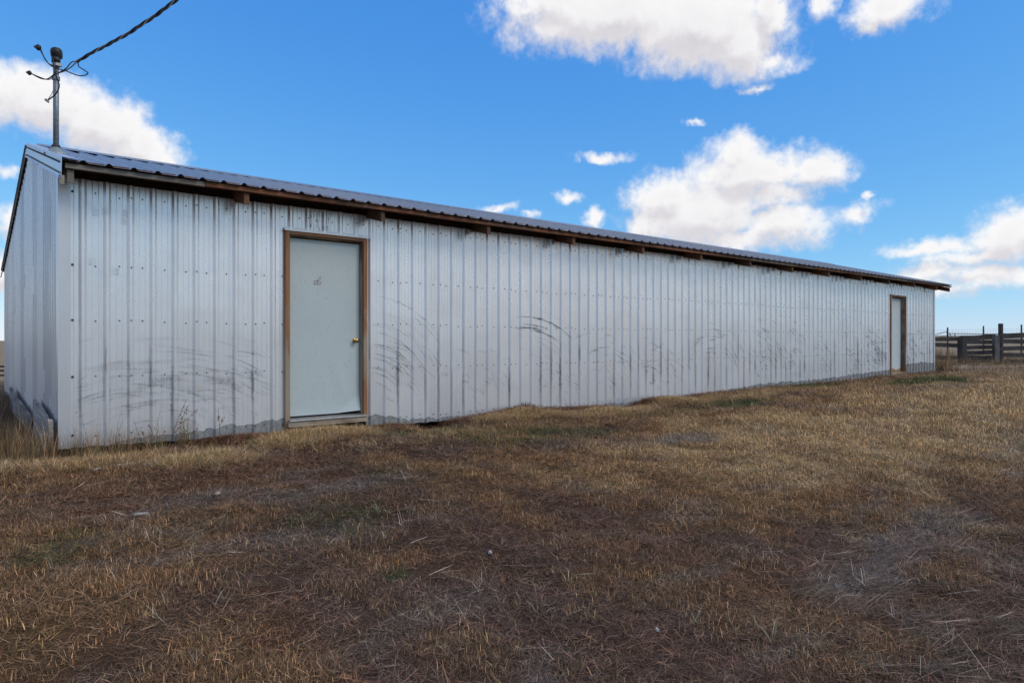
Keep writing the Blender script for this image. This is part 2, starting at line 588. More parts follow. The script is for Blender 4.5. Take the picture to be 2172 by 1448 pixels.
def H(x, y):
    x = np.asarray(x, float)
    y = np.asarray(y, float)
    gs = np.interp(x, SX, SZ)
    gd = np.interp(x, GX, GZ)
    near = np.exp(-(y / 0.42) ** 2)
    g = gs + (gd - gs) * near
    low = np.interp(x, [-5, 5, 15, 25], [0.02, 0.05, 0.33, 0.50])
    k = sstep(-y, 0.3, 8.5)
    z = g + (low - g) * k
    side = sstep(-x, -0.78, 3) * sstep(y, -1, 6)
    z = z + 0.08 * side - 0.42 * sstep(y, 9, 24) * (1 - sstep(y, 60, 120)) * (1 - sstep(x, 10, 26))
    for mx, my, r, h in MOUNDS:
        z = z + 0.6 * h * np.exp(-((x - mx) ** 2 + ((y - my) * 1.4) ** 2) / (r * r))
    d = np.hypot(x, y + 7.66)
    amp = 1 - 0.85 * np.exp(-(y / 0.25) ** 2) * ((x > 0.5) & (x < 23))
    z = z + amp * ((fbm(x * 1.3, y * 1.3, 3, 3) - 0.5) * 0.09 + (vnoise(x * 6, y * 6, 9) - 0.5) * 0.018 * (d < 40))
    z = z + 4.7 * sstep(x, 150, 600) + 0.5 * (fbm(x / 90, y / 90, 5, 3) - 0.5) * sstep(d, 80, 300)
    return z


# colour of what covers the ground, as linear reflectance
C_STRAW = np.array((0.46, 0.315, 0.15))
C_GOLD = np.array((0.41, 0.228, 0.095))
C_DARK = np.array((0.215, 0.13, 0.086))
C_RED = np.array((0.235, 0.118, 0.066))
C_GREY = np.array((0.32, 0.26, 0.21))
C_GREEN = np.array((0.085, 0.125, 0.04))
C_FIELD = np.array((0.42, 0.31, 0.19))
C_PALE = np.array((0.72, 0.5, 0.25))
# (x, y, rx, ry, strength)
PALES = [(9.0, -3.6, 4.5, 2.0, 0.75), (15, -4.2, 8, 3.2, 0.9), (24, -5, 8, 4.5, 0.9), (6.0, -3.4, 1.6, 0.7, 0.4)]
GREENS = [(4.35, -0.8, 0.7, 0.22, 0.8), (5.4, -1.7, 1.5, 0.5, 0.55), (10.1, -1.1, 1.3, 0.35, 0.75), (8.6, -1.3, 1.2, 0.3, 0.5),
          (14.3, -0.5, 1.2, 0.25, 1.0), (18.3, -1.4, 2.2, 0.5, 1.0), (2.05, -3.2, 0.6, 0.4, 0.3), (0.35, -3.0, 0.5, 0.25, 0.35),
          (1.9, -4.3, 0.10, 0.08, 0.6), (3.1, -2.3, 0.4, 0.3, 0.35)]
GOLDS = [(8.3, -3.6, 5.5, 2.6, 0.9), (5.6, -3.6, 2.2, 0.9, 0.7), (14, -4, 8, 3.5, 0.95), (0.2, -3.6, 1.1, 1.5, 0.6),
         (0.9, -4.7, 0.7, 0.8, 0.5), (0.4, -1.3, 0.9, 0.7, 0.6), (3.3, -6.0, 0.5, 0.4, 0.4)]
REDS = [(1.6, -2.0, 1.3, 0.7, 0.85), (2.6, -1.3, 1.2, 0.5, 0.6), (3.1, -4.2, 1.2, 0.8, 0.4)]
GREYS = [(6.5, -2.7, 0.9, 0.28, 0.9), (4.3, -5.8, 0.7, 0.25, 0.8), (5.6, -5.7, 0.8, 0.25, 0.7), (2.4, -2.6, 0.7, 0.2, 0.7),
         (1.4, -2.3, 0.5, 0.2, 0.6), (1.5, -3.4, 0.9, 0.2, 0.5), (15.5, -2.2, 2.5, 0.35, 0.5)]
BLOND = [(2.92, -0.67, 0.42, 0.28, 0.9), (3.42, -0.6, 0.35, 0.22, 0.9), (1.78, -1.14, 0.35, 0.22, 0.7), (6.1, -0.55, 0.7, 0.25, 0.8),
         (7.5, -0.9, 0.7, 0.28, 0.8), (9.3, -0.6, 0.8, 0.3, 0.8), (11.5, -0.6, 1.6, 0.3, 0.5)]


def blob(x, y, lst, seed):
    r = np.zeros_like(x)
    wob = (fbm(x * 2.2, y * 2.2, seed, 4) - 0.5) * 1.5
    for a, b, rx, ry, s in lst:
        q = np.hypot((x - a) / rx, (y - b) / ry) + wob
        r = np.maximum(r, s * (1 - sstep(q, 0.45, 1.15)))
    return r


def cover(x, y):
    """fractions (n,7): gold, red, grey, green, blond, far"""
    x = np.asarray(x, float)
    y = np.asarray(y, float)
    gold = blob(x, y, GOLDS, 21)
    gold = np.maximum(gold, sstep(fbm(x * 0.9, y * 0.9, 31, 4), 0.52, 0.68) * 0.4)
    red = np.maximum(blob(x, y, REDS, 22), (1 - sstep(-y, 0.22, 0.6)) * sstep(x, 1.6, 2.4) * (1 - sstep(x, 8.5, 11)) * (y > -1) * 0.9)
    red = np.maximum(red, sstep(fbm(x * 1.6, y * 1.6, 41, 4), 0.55, 0.70) * 0.5)
    grey = np.maximum(blob(x, y, GREYS, 23), sstep(fbm(x * 1.1 + 9, y * 2.5, 51, 4), 0.58, 0.72) * 0.4)
    green = blob(x, y, GREENS, 24) * sstep(fbm(x * 5, y * 5, 61, 3), 0.30, 0.55)
    blond = blob(x, y, BLOND, 25)
    d = np.hypot(x, y + 7.66)
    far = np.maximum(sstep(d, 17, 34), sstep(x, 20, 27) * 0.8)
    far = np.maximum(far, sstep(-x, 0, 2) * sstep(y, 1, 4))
    return gold, red, grey, green, blond, far


def cover_col(x, y):
    gold, red, grey, green, blond, far = [a[..., None] for a in cover(x, y)]
    c = C_DARK + 0 * gold
    c = c + (C_GOLD - c) * gold
    c = c + (C_PALE - c) * blob(x, y, PALES, 26)[..., None]
    c = c + (C_RED - c) * red * 0.8
    c = c + (C_GREY - c) * grey
    c = c + (C_STRAW - c) * blond
    c = c + (C_GREEN - c) * green
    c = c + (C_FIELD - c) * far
    return c


def axis(lo, hi, step, ends, ratio=1.16):
    a = list(np.arange(lo, hi + 1e-6, step))
    d = step
    while a[-1] < ends[1]:
        d *= ratio
        a.append(a[-1] + d)
    d = step
    while a[0] > ends[0]:
        d *= ratio
        a.insert(0, a[0] - d)
    return np.array(a)


def build_ground():
    ax = axis(-3.0, 24.0, 0.08, (-4000, 5000))
    ay = axis(-8.5, 1.2, 0.06, (-4000, 4000))
    X, Y = np.meshgrid(ax, ay)
    Z = H(X, Y)
    nx, ny = len(ax), len(ay)
    co = np.stack([X, Y, Z], -1).reshape(-1, 3)
    i = np.arange(nx * ny).reshape(ny, nx)
    q = np.stack([i[:-1, :-1], i[:-1, 1:], i[1:, 1:], i[1:, :-1]], -1).reshape(-1, 4)
    me = bpy.data.meshes.new('ground')
    me.vertices.add(len(co))
    me.vertices.foreach_set('co', co.ravel())
    me.loops.add(q.size)
    me.loops.foreach_set('vertex_index', q.ravel())
    me.polygons.add(len(q))
    me.polygons.foreach_set('loop_start', np.arange(0, q.size, 4))
    me.polygons.foreach_set('loop_total', np.full(len(q), 4))
    me.polygons.foreach_set('use_smooth', np.ones(len(q), bool))
    me.update(calc_edges=True)
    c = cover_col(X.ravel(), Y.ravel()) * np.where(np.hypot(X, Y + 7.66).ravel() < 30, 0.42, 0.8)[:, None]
    at = me.color_attributes.new('soil', 'FLOAT_COLOR', 'POINT')
    at.data.foreach_set('color', np.concatenate([c, np.ones((len(c), 1))], 1).ravel().astype(np.float32))
    me.materials.append(M['ground'])
    o = bpy.data.objects.new('ground', me)
    COL.objects.link(o)
    tag(o, 'brown dead pasture ground sloping up to the metal shed', 'ground', kind='structure')


build_ground()

# ------------------------------------------------------------------ the shed
X0, X1 = 0.777, 22.45           # ends of the front wall
YR, YB = 3.2, 8.4               # ridge and rear wall
RIB = 0.2033
PAN = 3 * RIB
OVER = 0.40


def zroof(y):
    """top of the roof deck"""
    return np.where(y <= YR, 3.21 + 0.256 * (y + OVER), 3.21 + 0.256 * (YR + OVER) - 0.215 * (y - YR))


BX = [0.7, 1.5, 4.5, 8.0, 23.0]
BZ = [0.588, 0.572, 0.528, 0.505, 0.50]
STX = [0.776, 1.1, 1.381, 1.823, 2.254, 2.923, 3.97, 4.198, 4.539, 4.919, 5.159, 5.574, 5.988, 6.986, 8.235, 8.934, 9.691,
       11.102, 12.055, 13.229, 15.09, 17, 19.219, 20.295, 20.8, 21.49, 22.378]
STZ = [0.5, 0.56, 0.618, 0.648, 0.675, 0.705, 0.679, 0.658, 0.585, 0.576, 0.565, 0.575, 0.595, 0.59, 0.555, 0.559, 0.566,
       0.60, 0.653, 0.71, 0.704, 0.76, 0.824, 0.938, 0.965, 0.978, 0.947]
DOORS = [(2.935, 3.965, 0.60, 2.862), (19.31, 20.33, 0.66, 2.83)]

shed = thing('metal_shed', 'long low galvanized metal shed with two doors and brown eave rafters', 'shed')
shed.location = (0, 0, 0)


def rib_profile(extra=0.0):
    """(along, out) for one pitch, rib first, two shallow stiffeners on the flat"""
    a, b, h = 0.0345, 0.0115, 0.024
    c = RIB / 2 + 0.004
    pts = [(-a, 0), (-b, h), (b, h), (a, 0)]
    for m in (c - 0.026, c + 0.026):
        pts += [(m - 0.004, 0), (m, 0.0022), (m + 0.004, 0)]
    return pts


def panel_profile(k_ribs=3, lap=0.0016):
    base = rib_profile()
    pts = []
    for r in range(k_ribs):
        pts += [(x + r * RIB, h) for x, h in base]
    pts += [(x + k_ribs * RIB, h + lap) for x, h in base[:4]]
    return pts


PROF = panel_profile()

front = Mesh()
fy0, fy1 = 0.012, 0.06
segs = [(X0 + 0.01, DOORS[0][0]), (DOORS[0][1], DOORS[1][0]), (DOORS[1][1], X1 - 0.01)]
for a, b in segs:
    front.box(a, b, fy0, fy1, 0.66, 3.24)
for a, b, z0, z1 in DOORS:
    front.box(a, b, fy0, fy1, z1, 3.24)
front_wall = front.build('front_wall', M['sheath_shade'], shed)


def wall_panel(x_start, x_end_clip, parent, side='front', idx=0):
    prof = [(x_start + px, h) for px, h in PROF]
    xs_extra = [e for d in DOORS for e in d[:2]] if side == 'front' else []
    # insert points at opening edges and clip
    P = []
    lo, hi = x_end_clip
    for i in range(len(prof) - 1):
        (xa, ha), (xb, hb) = prof[i], prof[i + 1]
        cuts = [xa] + sorted(e for e in xs_extra + [lo, hi] if xa < e < xb) + [xb]
        for j in range(len(cuts) - 1):
            f = (cuts[j] - xa) / max(xb - xa, 1e-9)
            P.append((cuts[j], ha + (hb - ha) * f))
    P.append(prof[-1])
    P = [p for p in P if lo - 1e-6 <= p[0] <= hi + 1e-6]
    if len(P) < 2:
        return None
    ph = random.random() * 6
    mb = Mesh()
    cols = {}

    def column(i, top_only, open_z):
        key = (i, top_only)
        if key in cols:
            return cols[key]
        x, h = P[i]
        if side == 'front':
            zb = float(np.interp(x, BX, BZ)) + 0.004 * math.sin(x * 31)
            zs = max(zb + 0.002, float(np.interp(x, STX, STZ)) + (vnoise(x * 14, 0.3, 5) - 0.5) * 0.05 + (vnoise(x * 47, 0.7, 6) - 0.5) * 0.03)
            zt = 3.138 + 0.004 * math.sin(x * 2.1)  # sheets stop short; the dark strip above stands in for eave shadow
        else:
            zb = float(np.interp(x, [0, 3.8, 4.6, 8.4], [0.585, 0.64, 0.66, 0.64])) + (vnoise(x * 9, 1.3, 5) - 0.5) * 0.03
            zs = zb + 0.03
            zt = float(zroof(np.array(x))) - 0.045
        if top_only:
            lv = [open_z, (open_z + zt) / 2, zt]
        else:
            lv = [zb, zs] + [zs + (zt - zs) * f for f in (0.16, 0.34, 0.52, 0.76, 1.0)]
        b = len(mb.vs)
        for k, z in enumerate(lv):
            wob = 0.0018 * math.sin(z * 4.1 + ph + x * 1.3) + 0.0012 * math.sin(z * 9.7 + ph * 2)
            if side == 'front':
                mb.vs.append((x, -(h + wob), z))
            else:
                mb.vs.append((X0 + 0.0265 - (h + wob), x, z))
        cols[key] = (b, len(lv))
        return cols[key]
    for i in range(len(P) - 1):
        xm = (P[i][0] + P[i + 1][0]) / 2
        oz = None
        if side == 'front':
            for a, b, z0, z1 in DOORS:
                if a < xm < b:
                    oz = z1
        A, n = column(i, oz is not None, oz)
        B, _ = column(i + 1, oz is not None, oz)
        for k in range(n - 1):
            f = (A + k, B + k, B + k + 1, A + k + 1)
            if side != 'front':
                f = f[::-1]
            mb.fs.append(f)
            mb.mi.append(1 if (k == 0 and oz is None) else 0)
    return mb.build('wall_panel', [M['galv' if side == 'front' else 'galv_side'], M['stain']], parent)


xs = 1.182 - RIB * 3            # so that ribs fall at 1.182 + n * RIB
k = 0
x = xs
while x < X1 - 0.05:
    wall_panel(x, (X0 + 0.10, X1 - 0.004), front_wall)
    x += PAN

# left end wall: sheathing polygon and panels
em = Mesh()
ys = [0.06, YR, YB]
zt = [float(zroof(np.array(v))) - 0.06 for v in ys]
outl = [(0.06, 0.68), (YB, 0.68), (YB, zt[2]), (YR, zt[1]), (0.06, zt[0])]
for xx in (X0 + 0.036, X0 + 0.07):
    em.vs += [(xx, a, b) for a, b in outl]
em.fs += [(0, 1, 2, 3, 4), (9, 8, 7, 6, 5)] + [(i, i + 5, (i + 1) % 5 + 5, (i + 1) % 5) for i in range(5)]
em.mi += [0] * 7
end_wall = em.build('end_wall', M['sheath_shade'], shed)
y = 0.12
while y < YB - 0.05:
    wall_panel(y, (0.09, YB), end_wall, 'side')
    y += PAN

# the two walls out of sight
rw = Mesh().box(X0 + 0.05, X1 - 0.05, YB - 0.05, YB, 0.6, zt[2])
rw.build('rear_wall', M['galv'], shed)
fm = Mesh()
for xx in (X1 - 0.05, X1):
    fm.vs += [(xx, a, b) for a, b in [(0.065, 0.55), (YB - 0.06, 0.55), (YB - 0.06, zt[2]), (YR, zt[1]), (0.065, zt[0])]]
fm.fs += [(4, 3, 2, 1, 0), (5, 6, 7, 8, 9)] + [(i, (i + 1) % 5, (i + 1) % 5 + 5, i + 5) for i in range(5)]
fm.mi += [0] * 7
fm.build('far_end_wall', M['galv'], shed)

# corner trims
ct = Mesh()
zt0 = 3.145
ct.add([(X0 - 0.001, -0.028, 0.585), (X0 + 0.102, -0.0275, 0.578), (X0 + 0.102, -0.0275, zt0), (X0 - 0.001, -0.028, zt0),
        (X0 - 0.001, 0.10, 0.60), (X0 - 0.001, 0.10, zt0), (X0 + 0.102, 0.0, 0.578), (X0 + 0.102, 0.0, zt0),
        (X0 + 0.02, 0.10, 0.60), (X0 + 0.02, 0.10, zt0)],
       [(0, 1, 2, 3), (4, 0, 3, 5), (1, 6, 7, 2), (8, 4, 5, 9)])
ct.build('corner_trim', M['galv_trim'], front_wall)
ct = Mesh()
ct.add([(X1 - 0.075, -0.0275, 0.66), (X1 + 0.006, -0.0275, 0.66), (X1 + 0.006, -0.0275, 3.145), (X1 - 0.075, -0.0275, 3.145),
        (X1 + 0.006, 0.1, 0.66), (X1 + 0.006, 0.1, 3.145)], [(0, 1, 2, 3), (1, 4, 5, 2)])
ct.build('corner_trim', M['galv_trim'], front_wall)

# screw heads in five rows
ROWS = [3.015, 2.33, 1.795, 1.255, 0.69]
sm = Mesh()


def screw(mb, c, n, r=0.0066, h=0.005):
    c = np.array(c, float)
    n = np.array(n, float)
    a = np.array((0, 0, 1.0)) if abs(n[2]) < 0.9 else np.array((1.0, 0, 0))
    u = np.cross(n, a)
    u /= np.linalg.norm(u)
    w = np.cross(n, u)
    vs = []
    for rr, hh in ((r * 1.25, 0.0), (r * 1.25, 0.002), (r * 0.75, 0.0025), (r * 0.75, h)):
        for q in range(6):
            an = q * math.pi / 3
            vs.append(c + n * hh + rr * (math.cos(an) * u + math.sin(an) * w))
    fs = []
    for l in range(3):
        for q in range(6):
            q2 = (q + 1) % 6
            fs.append((l * 6 + q, l * 6 + q2, l * 6 + 6 + q2, l * 6 + 6 + q))
    fs.append(tuple(18 + q for q in range(6)))
    mb.add(vs, fs)


nrib = int((X1 - 1.182) / RIB) + 2
for i in range(-2, nrib):
    xr = 1.182 + i * RIB
    for row in ROWS:
        spots = [(xr + RIB / 2 + 0.004, 0.003)]
        if i % 3 == 1:
            spots.append((xr + 0.002, 0.0262))
        for px, out in spots:
            if px < X0 + 0.13 or px > X1 - 0.08:
                continue
            z = row + random.uniform(-.012, .012) - 0.006 * math.sin(px)
            if row < 0.8:
                z = float(np.interp(px, BX, BZ)) + 0.10 + random.uniform(-.015, .015)
            if any(a - .02 < px < b + .02 and z < z1 + .03 for a, b, z0, z1 in DOORS):
                continue
            screw(sm, (px, -out, z), (0, -1, 0))
for row in (3.015, 2.32, 1.795, 1.255, 0.70):
    screw(sm, (X0 + 0.118, -0.006, row), (0, -1, 0), 0.010)
tag(sm.build('screws', M['screw'], front_wall), kind='stuff')

# a few fist-sized dents catch the light near the foot of the wall
# scrape marks: dirt rubbed on by wind-blown weeds, laid on the profile of the sheet
HP = np.array([(xx + i * RIB, hh) for i in range(-2, nrib + 1) for xx, hh in rib_profile()])
HX, HH = HP[:, 0] + 1.182, HP[:, 1]


def out_at(x):
    return float(np.interp(x, HX, HH))


class Marks:
    def __init__(self):
        self.vs, self.fs, self.op = [], [], []

    def stroke(self, pts, width, alpha):
        """pts (x,z); three verts across, clear at the rims"""
        P = [np.array(p, float) for p in pts]
        n = len(P)
        b = len(self.vs)
        for i, p in enumerate(P):
            d = P[min(i + 1, n - 1)] - P[max(i - 1, 0)]
            d /= np.linalg.norm(d) + 1e-9
            nn = np.array((-d[1], d[0]))
            t = i / (n - 1)
            env = min(1, 4 * t, 4 * (1 - t)) * (0.6 + 0.4 * random.random())
            w = width * (0.6 + 0.5 * math.sin(3 * t + p[0] * 7) ** 2)
            for s_, al in ((-1, 0), (0, 1), (1, 0)):
                q = p + nn * s_ * w
                self.vs.append((q[0], -(out_at(q[0]) + 0.0045), q[1]))
                self.op.append(alpha * env * al)
        for i in range(n - 1):
            for s_ in (0, 1):
                a = b + i * 3 + s_
                self.fs.append((a, a + 1, a + 4, a + 3))

    def clear_of_doors(self, pts):
        return not any(a - .01 < p[0] < b_ + .01 for a, b_, _, _ in DOORS for p in pts)


mk = Marks()


def arcs(px, pz, r0, r1, a0, a1, n, alpha, width, squash=1.0, span=(18, 50), seed=0):
    rr = random.Random(seed)
    for i in range(n):
        r = rr.uniform(r0, r1)
        mid = rr.uniform(a0, a1)
        half = rr.uniform(*span) / 2
        A = np.radians(np.arange(max(a0 - 8, mid - half), min(a1 + 8, mid + half), 1.2))
        ex, ez = rr.uniform(-.25, .25), rr.uniform(-.12, .12)
        sq = squash * rr.uniform(.8, 1.2)
        pts = [(px + ex + r * math.sin(a), pz + ez + r * sq * math.cos(a)) for a in A]
        pts = [p for p in pts if p[0] > X0 + 0.13 and p[0] < X1 - 0.09 and p[1] > 0.62]
        if len(pts) > 4 and mk.clear_of_doors(pts):
            mk.stroke(pts, width * rr.uniform(0.5, 1.5), alpha * rr.uniform(0.35, 1.0))


# long sweeps beside the first door, then shorter ones further along
arcs(1.62, 0.55, 0.5, 1.75, -32, 52, 90, 0.34, 0.009, 0.58, (8, 26), 1)
arcs(1.62, 0.55, 0.8, 1.55, -28, 50, 60, 0.15, 0.034, 0.58, (8, 26), 2)
arcs(1.15, 0.45, 0.3, 0.8, -40, 20, 30, 0.45, 0.007, 0.9, (10, 30), 3)
arcs(2.2, 0.5, 0.6, 1.25, -10, 40, 30, 0.4, 0.009, 0.9, (8, 24), 31)
for r, al, wd in ((1.56, .8, .006), (1.36, .35, .005), (1.22, .5, .006), (1.10, .5, .007), (0.96, .8, .011), (0.93, .6, .008), (0.84, .75, .008), (0.78, .6, .012), (0.66, .8, .007), (0.6, .5, .008)):
    A = np.radians(np.arange(2, 50, 1.2))
    mk.stroke([(4.0 + r * math.sin(a) * 0.9, 0.6 + r * math.cos(a)) for a in A], wd, al)
arcs(4.0, 0.55, 0.5, 1.35, 4, 55, 40, 0.5, 0.009, 1.0, (8, 30), 4)
for r, al, wd, a0, a1 in ((1.33, 1.0, .017, -8, 44), (1.22, 1.0, .012, -4, 22), (1.17, 1.0, .024, -8, 18), (1.14, .9, .02, 4, 34), (1.05, .5, .006, 5, 40), (0.98, .5, .006, 15, 45), (1.45, .35, .005, 5, 60)):
    A = np.radians(np.arange(a0, a1, 1.2))
    mk.stroke([(6.55 + r * math.sin(a) * 1.1, 0.62 + r * math.cos(a)) for a in A], wd, al)
arcs(6.5, 0.6, 0.5, 1.25, -10, 48, 30, 0.45, 0.005, 1.0, (6, 22), 5)
arcs(5.4, 0.55, 0.4, 0.95, -15, 60, 34, 0.6, 0.009, 1.0, (6, 20), 6)
arcs(7.2, 0.45, 0.3, 0.8, -30, 60, 30, 0.6, 0.009, 1.0, (6, 20), 7)
arcs(8.2, 0.55, 0.35, 1.1, -20, 60, 46, 0.65, 0.010, 1.0, (6, 24), 8)
arcs(9.5, 0.55, 0.35, 1.1, -10, 60, 44, 0.65, 0.012, 1.0, (6, 24), 9)
arcs(11.3, 0.75, 0.75, 1.15, -35, 60, 46, 0.6, 0.013, 1.0, (8, 30), 10)
arcs(12.6, 0.6, 0.5, 1.5, 15, 60, 56, 0.8, 0.015, 1.0, (6, 18), 11)
arcs(13.8, 0.6, 0.4, 1.4, 10, 60, 48, 0.7, 0.015, 1.0, (6, 18), 12)
arcs(15.2, 0.6, 0.35, 1.15, 10, 65, 60, 0.7, 0.012, 1.0, (6, 18), 13)
arcs(16.8, 0.65, 0.35, 1.15, 10, 65, 70, 0.8, 0.013, 1.0, (6, 18), 14)
arcs(17.9, 0.65, 0.35, 1.20, 10, 65, 110, 0.95, 0.014, 1.0, (6, 18), 15)
arcs(18.5, 0.65, 0.35, 1.10, 10, 40, 60, 0.95, 0.014, 1.0, (6, 14), 16)
arcs(20.3, 0.75, 0.35, 1.15, 8, 60, 90, 0.85, 0.014, 1.0, (6, 16), 17)
arcs(21.3, 0.75, 0.35, 1.10, 5, 50, 60, 0.8, 0.014, 1.0, (6, 16), 18)
# grime that ran down and stayed on the sheltered flank of each rib
for i in range(-1, nrib - 1):
    xr = 1.182 + i * RIB
    if xr < X0 + 0.2 or xr > X1 - 0.15 or any(a - .06 < xr < b + .04 for a, b, _, _ in DOORS):
        continue
    if random.random() < 0.35:
        continue
    for rep in range(random.choice((1, 2, 2, 3))):
        zc = random.uniform(0.85, 1.5)
        ln = random.uniform(0.1, 0.5)
        xo = xr - random.uniform(0.016, 0.034)
        zz = np.linspace(zc - ln, zc + ln, 22)
        mk.stroke([(xo + 0.002 * math.sin(z * 30), z) for z in zz], random.uniform(0.016, 0.026), random.uniform(0.12, 0.36) if xr < 2.9 else random.uniform(0.12, 0.45))
    if random.random() < 0.5:
        zz = np.linspace(0.75, 0.75 + random.uniform(0.3, 0.8), 18)
        xo = xr + 0.02
        mk.stroke([(xo, z) for z in zz], 0.008, 0.35)
# thumb smears under the eave
for cx, cz in ((1.08, 2.78), (1.16, 2.80), (1.32, 2.72), (1.33, 2.80), (1.05, 2.30), (1.25, 2.22)):
    for q in range(4):
        an = np.linspace(-0.7, 0.9, 8)
        mk.stroke([(cx + 0.05 * math.sin(a), cz + q * .018 + 0.03 * math.cos(a)) for a in an], 0.008, 0.4)
# dark mould above the first door
for q in range(60):
    mx = random.choice((3.26, 3.29, 3.33, 3.36, 3.40, 3.47, 3.50)) + random.uniform(-.008, .008)
    mz = random.uniform(2.90, 3.13)
    zz = np.linspace(mz - random.uniform(.01, .06), mz + random.uniform(.01, .05), 8)
    mk.stroke([(mx, z) for z in zz], random.uniform(.004, .012), random.uniform(.4, .95))
me = bpy.data.meshes.new('scrape_marks')
me.from_pydata(mk.vs, [], mk.fs)
at = me.attributes.new('opacity', 'FLOAT', 'POINT')
at.data.foreach_set('value', mk.op)
me.materials.append(M['scrape'])
o = bpy.data.objects.new('scrape_marks', me)
COL.objects.link(o)
o.parent = front_wall
tag(o, kind='stuff')

# rust-eaten notch at the foot of the wall
rn = Mesh()
for q in range(26):
    bx = 6.30 + q * 0.016 + random.uniform(-.006, .006)
    hh = random.uniform(0.02, 0.075) * (1.2 if 8 < q < 20 else 0.8)
    rn.add([(bx - .014, -.03, .60), (bx + .014, -.03, .60), (bx + random.uniform(-.012, .012), -.034 - random.uniform(0, .02), .63 + hh),
            (bx, -.014, .60)], [(0, 1, 2), (1, 3, 2), (3, 0, 2), (2, 1, 0)])
rn.build('rusted_edge', M['rust'], front_wall)

# --- roof
rd = Mesh()
for ya, yb in ((-OVER + 0.06, YR), (YR, YB + 0.3)):
    za, zb_ = float(zroof(np.array(ya))), float(zroof(np.array(yb)))
    rd.hexa([(X0 - 0.015, ya, za - 0.032), (X1 + 0.17, ya, za - 0.032), (X1 + 0.17, yb, zb_ - 0.032), (X0 - 0.015, yb, zb_ - 0.032),
             (X0 - 0.015, ya, za - 0.012), (X1 + 0.17, ya, za - 0.012), (X1 + 0.17, yb, zb_ - 0.012), (X0 - 0.015, yb, zb_ - 0.012)])
roof = rd.build('roof', M['sheath_shade'], shed)


def roof_panel(x0, clip, ya, yb, parent):
    mb = Mesh()
    P = [(x0 + a, h) for a, h in PROF if clip[0] <= x0 + a <= clip[1]]
    if len(P) < 2:
        return
    ny = 5
    jit = random.uniform(-.012, .006)
    for x_, h in P:
        for j in range(ny):
            yy = ya + (yb - ya) * j / (ny - 1) + (jit if j == 0 else 0)
            mb.vs.append((x_, yy, float(zroof(np.array(yy))) + h + 0.002 + 0.0015 * math.sin(yy * 5 + x_)))
    for i in range(len(P) - 1):
        for j in range(ny - 1):
            a = i * ny + j
            mb.fs.append((a, a + ny, a + ny + 1, a + 1))
            mb.mi.append(0)
    mb.build('roof_panel', M['galv_roof'], parent)


x = xs - 0.05
while x < X1 + 0.2:
    roof_panel(x, (X0 - 0.03, X1 + 0.19), -OVER - 0.04, YR + 0.0, roof)
    x += PAN
# rear slope: a plain sheet, never in view
rs = Mesh()
rs.add([(X0 - 0.03, YR, float(zroof(np.array(YR))) + .005), (X1 + .19, YR, float(zroof(np.array(YR))) + .005),
        (X1 + .19, YB + .34, float(zroof(np.array(YB + .34))) + .005), (X0 - 0.03, YB + .34, float(zroof(np.array(YB + .34))) + .005)], [(0, 1, 2, 3)])
rs.build('rear_roof_sheet', M['galv_roof'], roof)
# ridge cap
zr = float(zroof(np.array(YR)))
rc = Mesh()
sec = [(YR - 0.245, zr - 0.034), (YR - 0.235, zr - 0.031), (YR - 0.05, zr + 0.030), (YR - 0.02, zr + 0.045), (YR + 0.02, zr + 0.045),
       (YR + 0.05, zr + 0.028), (YR + 0.24, zr - 0.02)]
for xx in (X0 + 0.10, X1 + 0.2):
    rc.vs += [(xx, a, b) for a, b in sec]
n_ = len(sec)
rc.fs += [(i, i + n_, i + n_ + 1, i + 1) for i in range(n_ - 1)] + [tuple(range(n_))]
rc.mi += [0] * n_
rc.build('ridge_cap', M['galv_roof'], roof)

Mesh().box(X0 + 0.12, X1 + 0.15, YR - 0.13, YR + 0.08, zr - 0.045, zr - 0.004).build('ridge_gap_shade', M['sheath_shade'], roof)  # dark strip added so the gaps under the cap read as shade

# rake trims along the left gable: a face, a flange over the sheets and a turned lip


def rake(ya, yb, drop_a, drop_b):
    mb = Mesh()
    n = max(2, int(abs(yb - ya) / 0.05))
    xf = X0 - 0.012
    for i in range(n + 1):
        t = i / n
        yy = ya + (yb - ya) * t
        zz = float(zroof(np.array(yy)))
        dr = drop_a + (drop_b - drop_a) * t
        lip = 0.012 + 0.011 * (1 if (i % 4) < 2 else 0)
        for p in ((xf + 0.13, yy, zz + 0.026), (xf, yy, zz + 0.032), (xf - 0.004, yy, zz - dr), (xf - 0.004 - lip, yy, zz - dr - 0.012)):
            mb.vs.append(p)
    for i in range(n):
        for k in range(3):
            a = i * 4 + k
            mb.fs.append((a, a + 1, a + 5, a + 4))
            mb.mi.append(0)
    return mb


r1 = rake(-OVER - 0.05, 1.55, 0.15, 0.145).build('rake_trim', M['galv_trim'], roof)
r2 = rake(1.53, YR, 0.142, 0.135).build('rake_trim', M['galv_trim'], roof)
r3 = rake(YR, YB + 0.34, 0.12, 0.12).build('rake_trim', M['galv_trim'], roof)
rsw = Mesh()
for i in range(34):
    yy = -OVER + 0.03 + i * 0.108
    if yy < YR - 0.05:
        screw(rsw, (X0 - 0.017, yy, float(zroof(np.array(yy))) - 0.118), (-1, 0, 0), 0.011)
for i in range(-2, nrib + 1):
    xr = 1.182 - 0.05 + i * RIB
    for yy in (-0.3, 0.25, 0.85, 1.45, 2.05, 2.6):
        px = xr + RIB / 2
        if X0 < px < X1 + .15:
            screw(rsw, (px, yy, float(zroof(np.array(yy))) + 0.005), (0, -0.248, 0.969), 0.009)
tag(rsw.build('roof_screws', M['screw'], roof), kind='stuff')

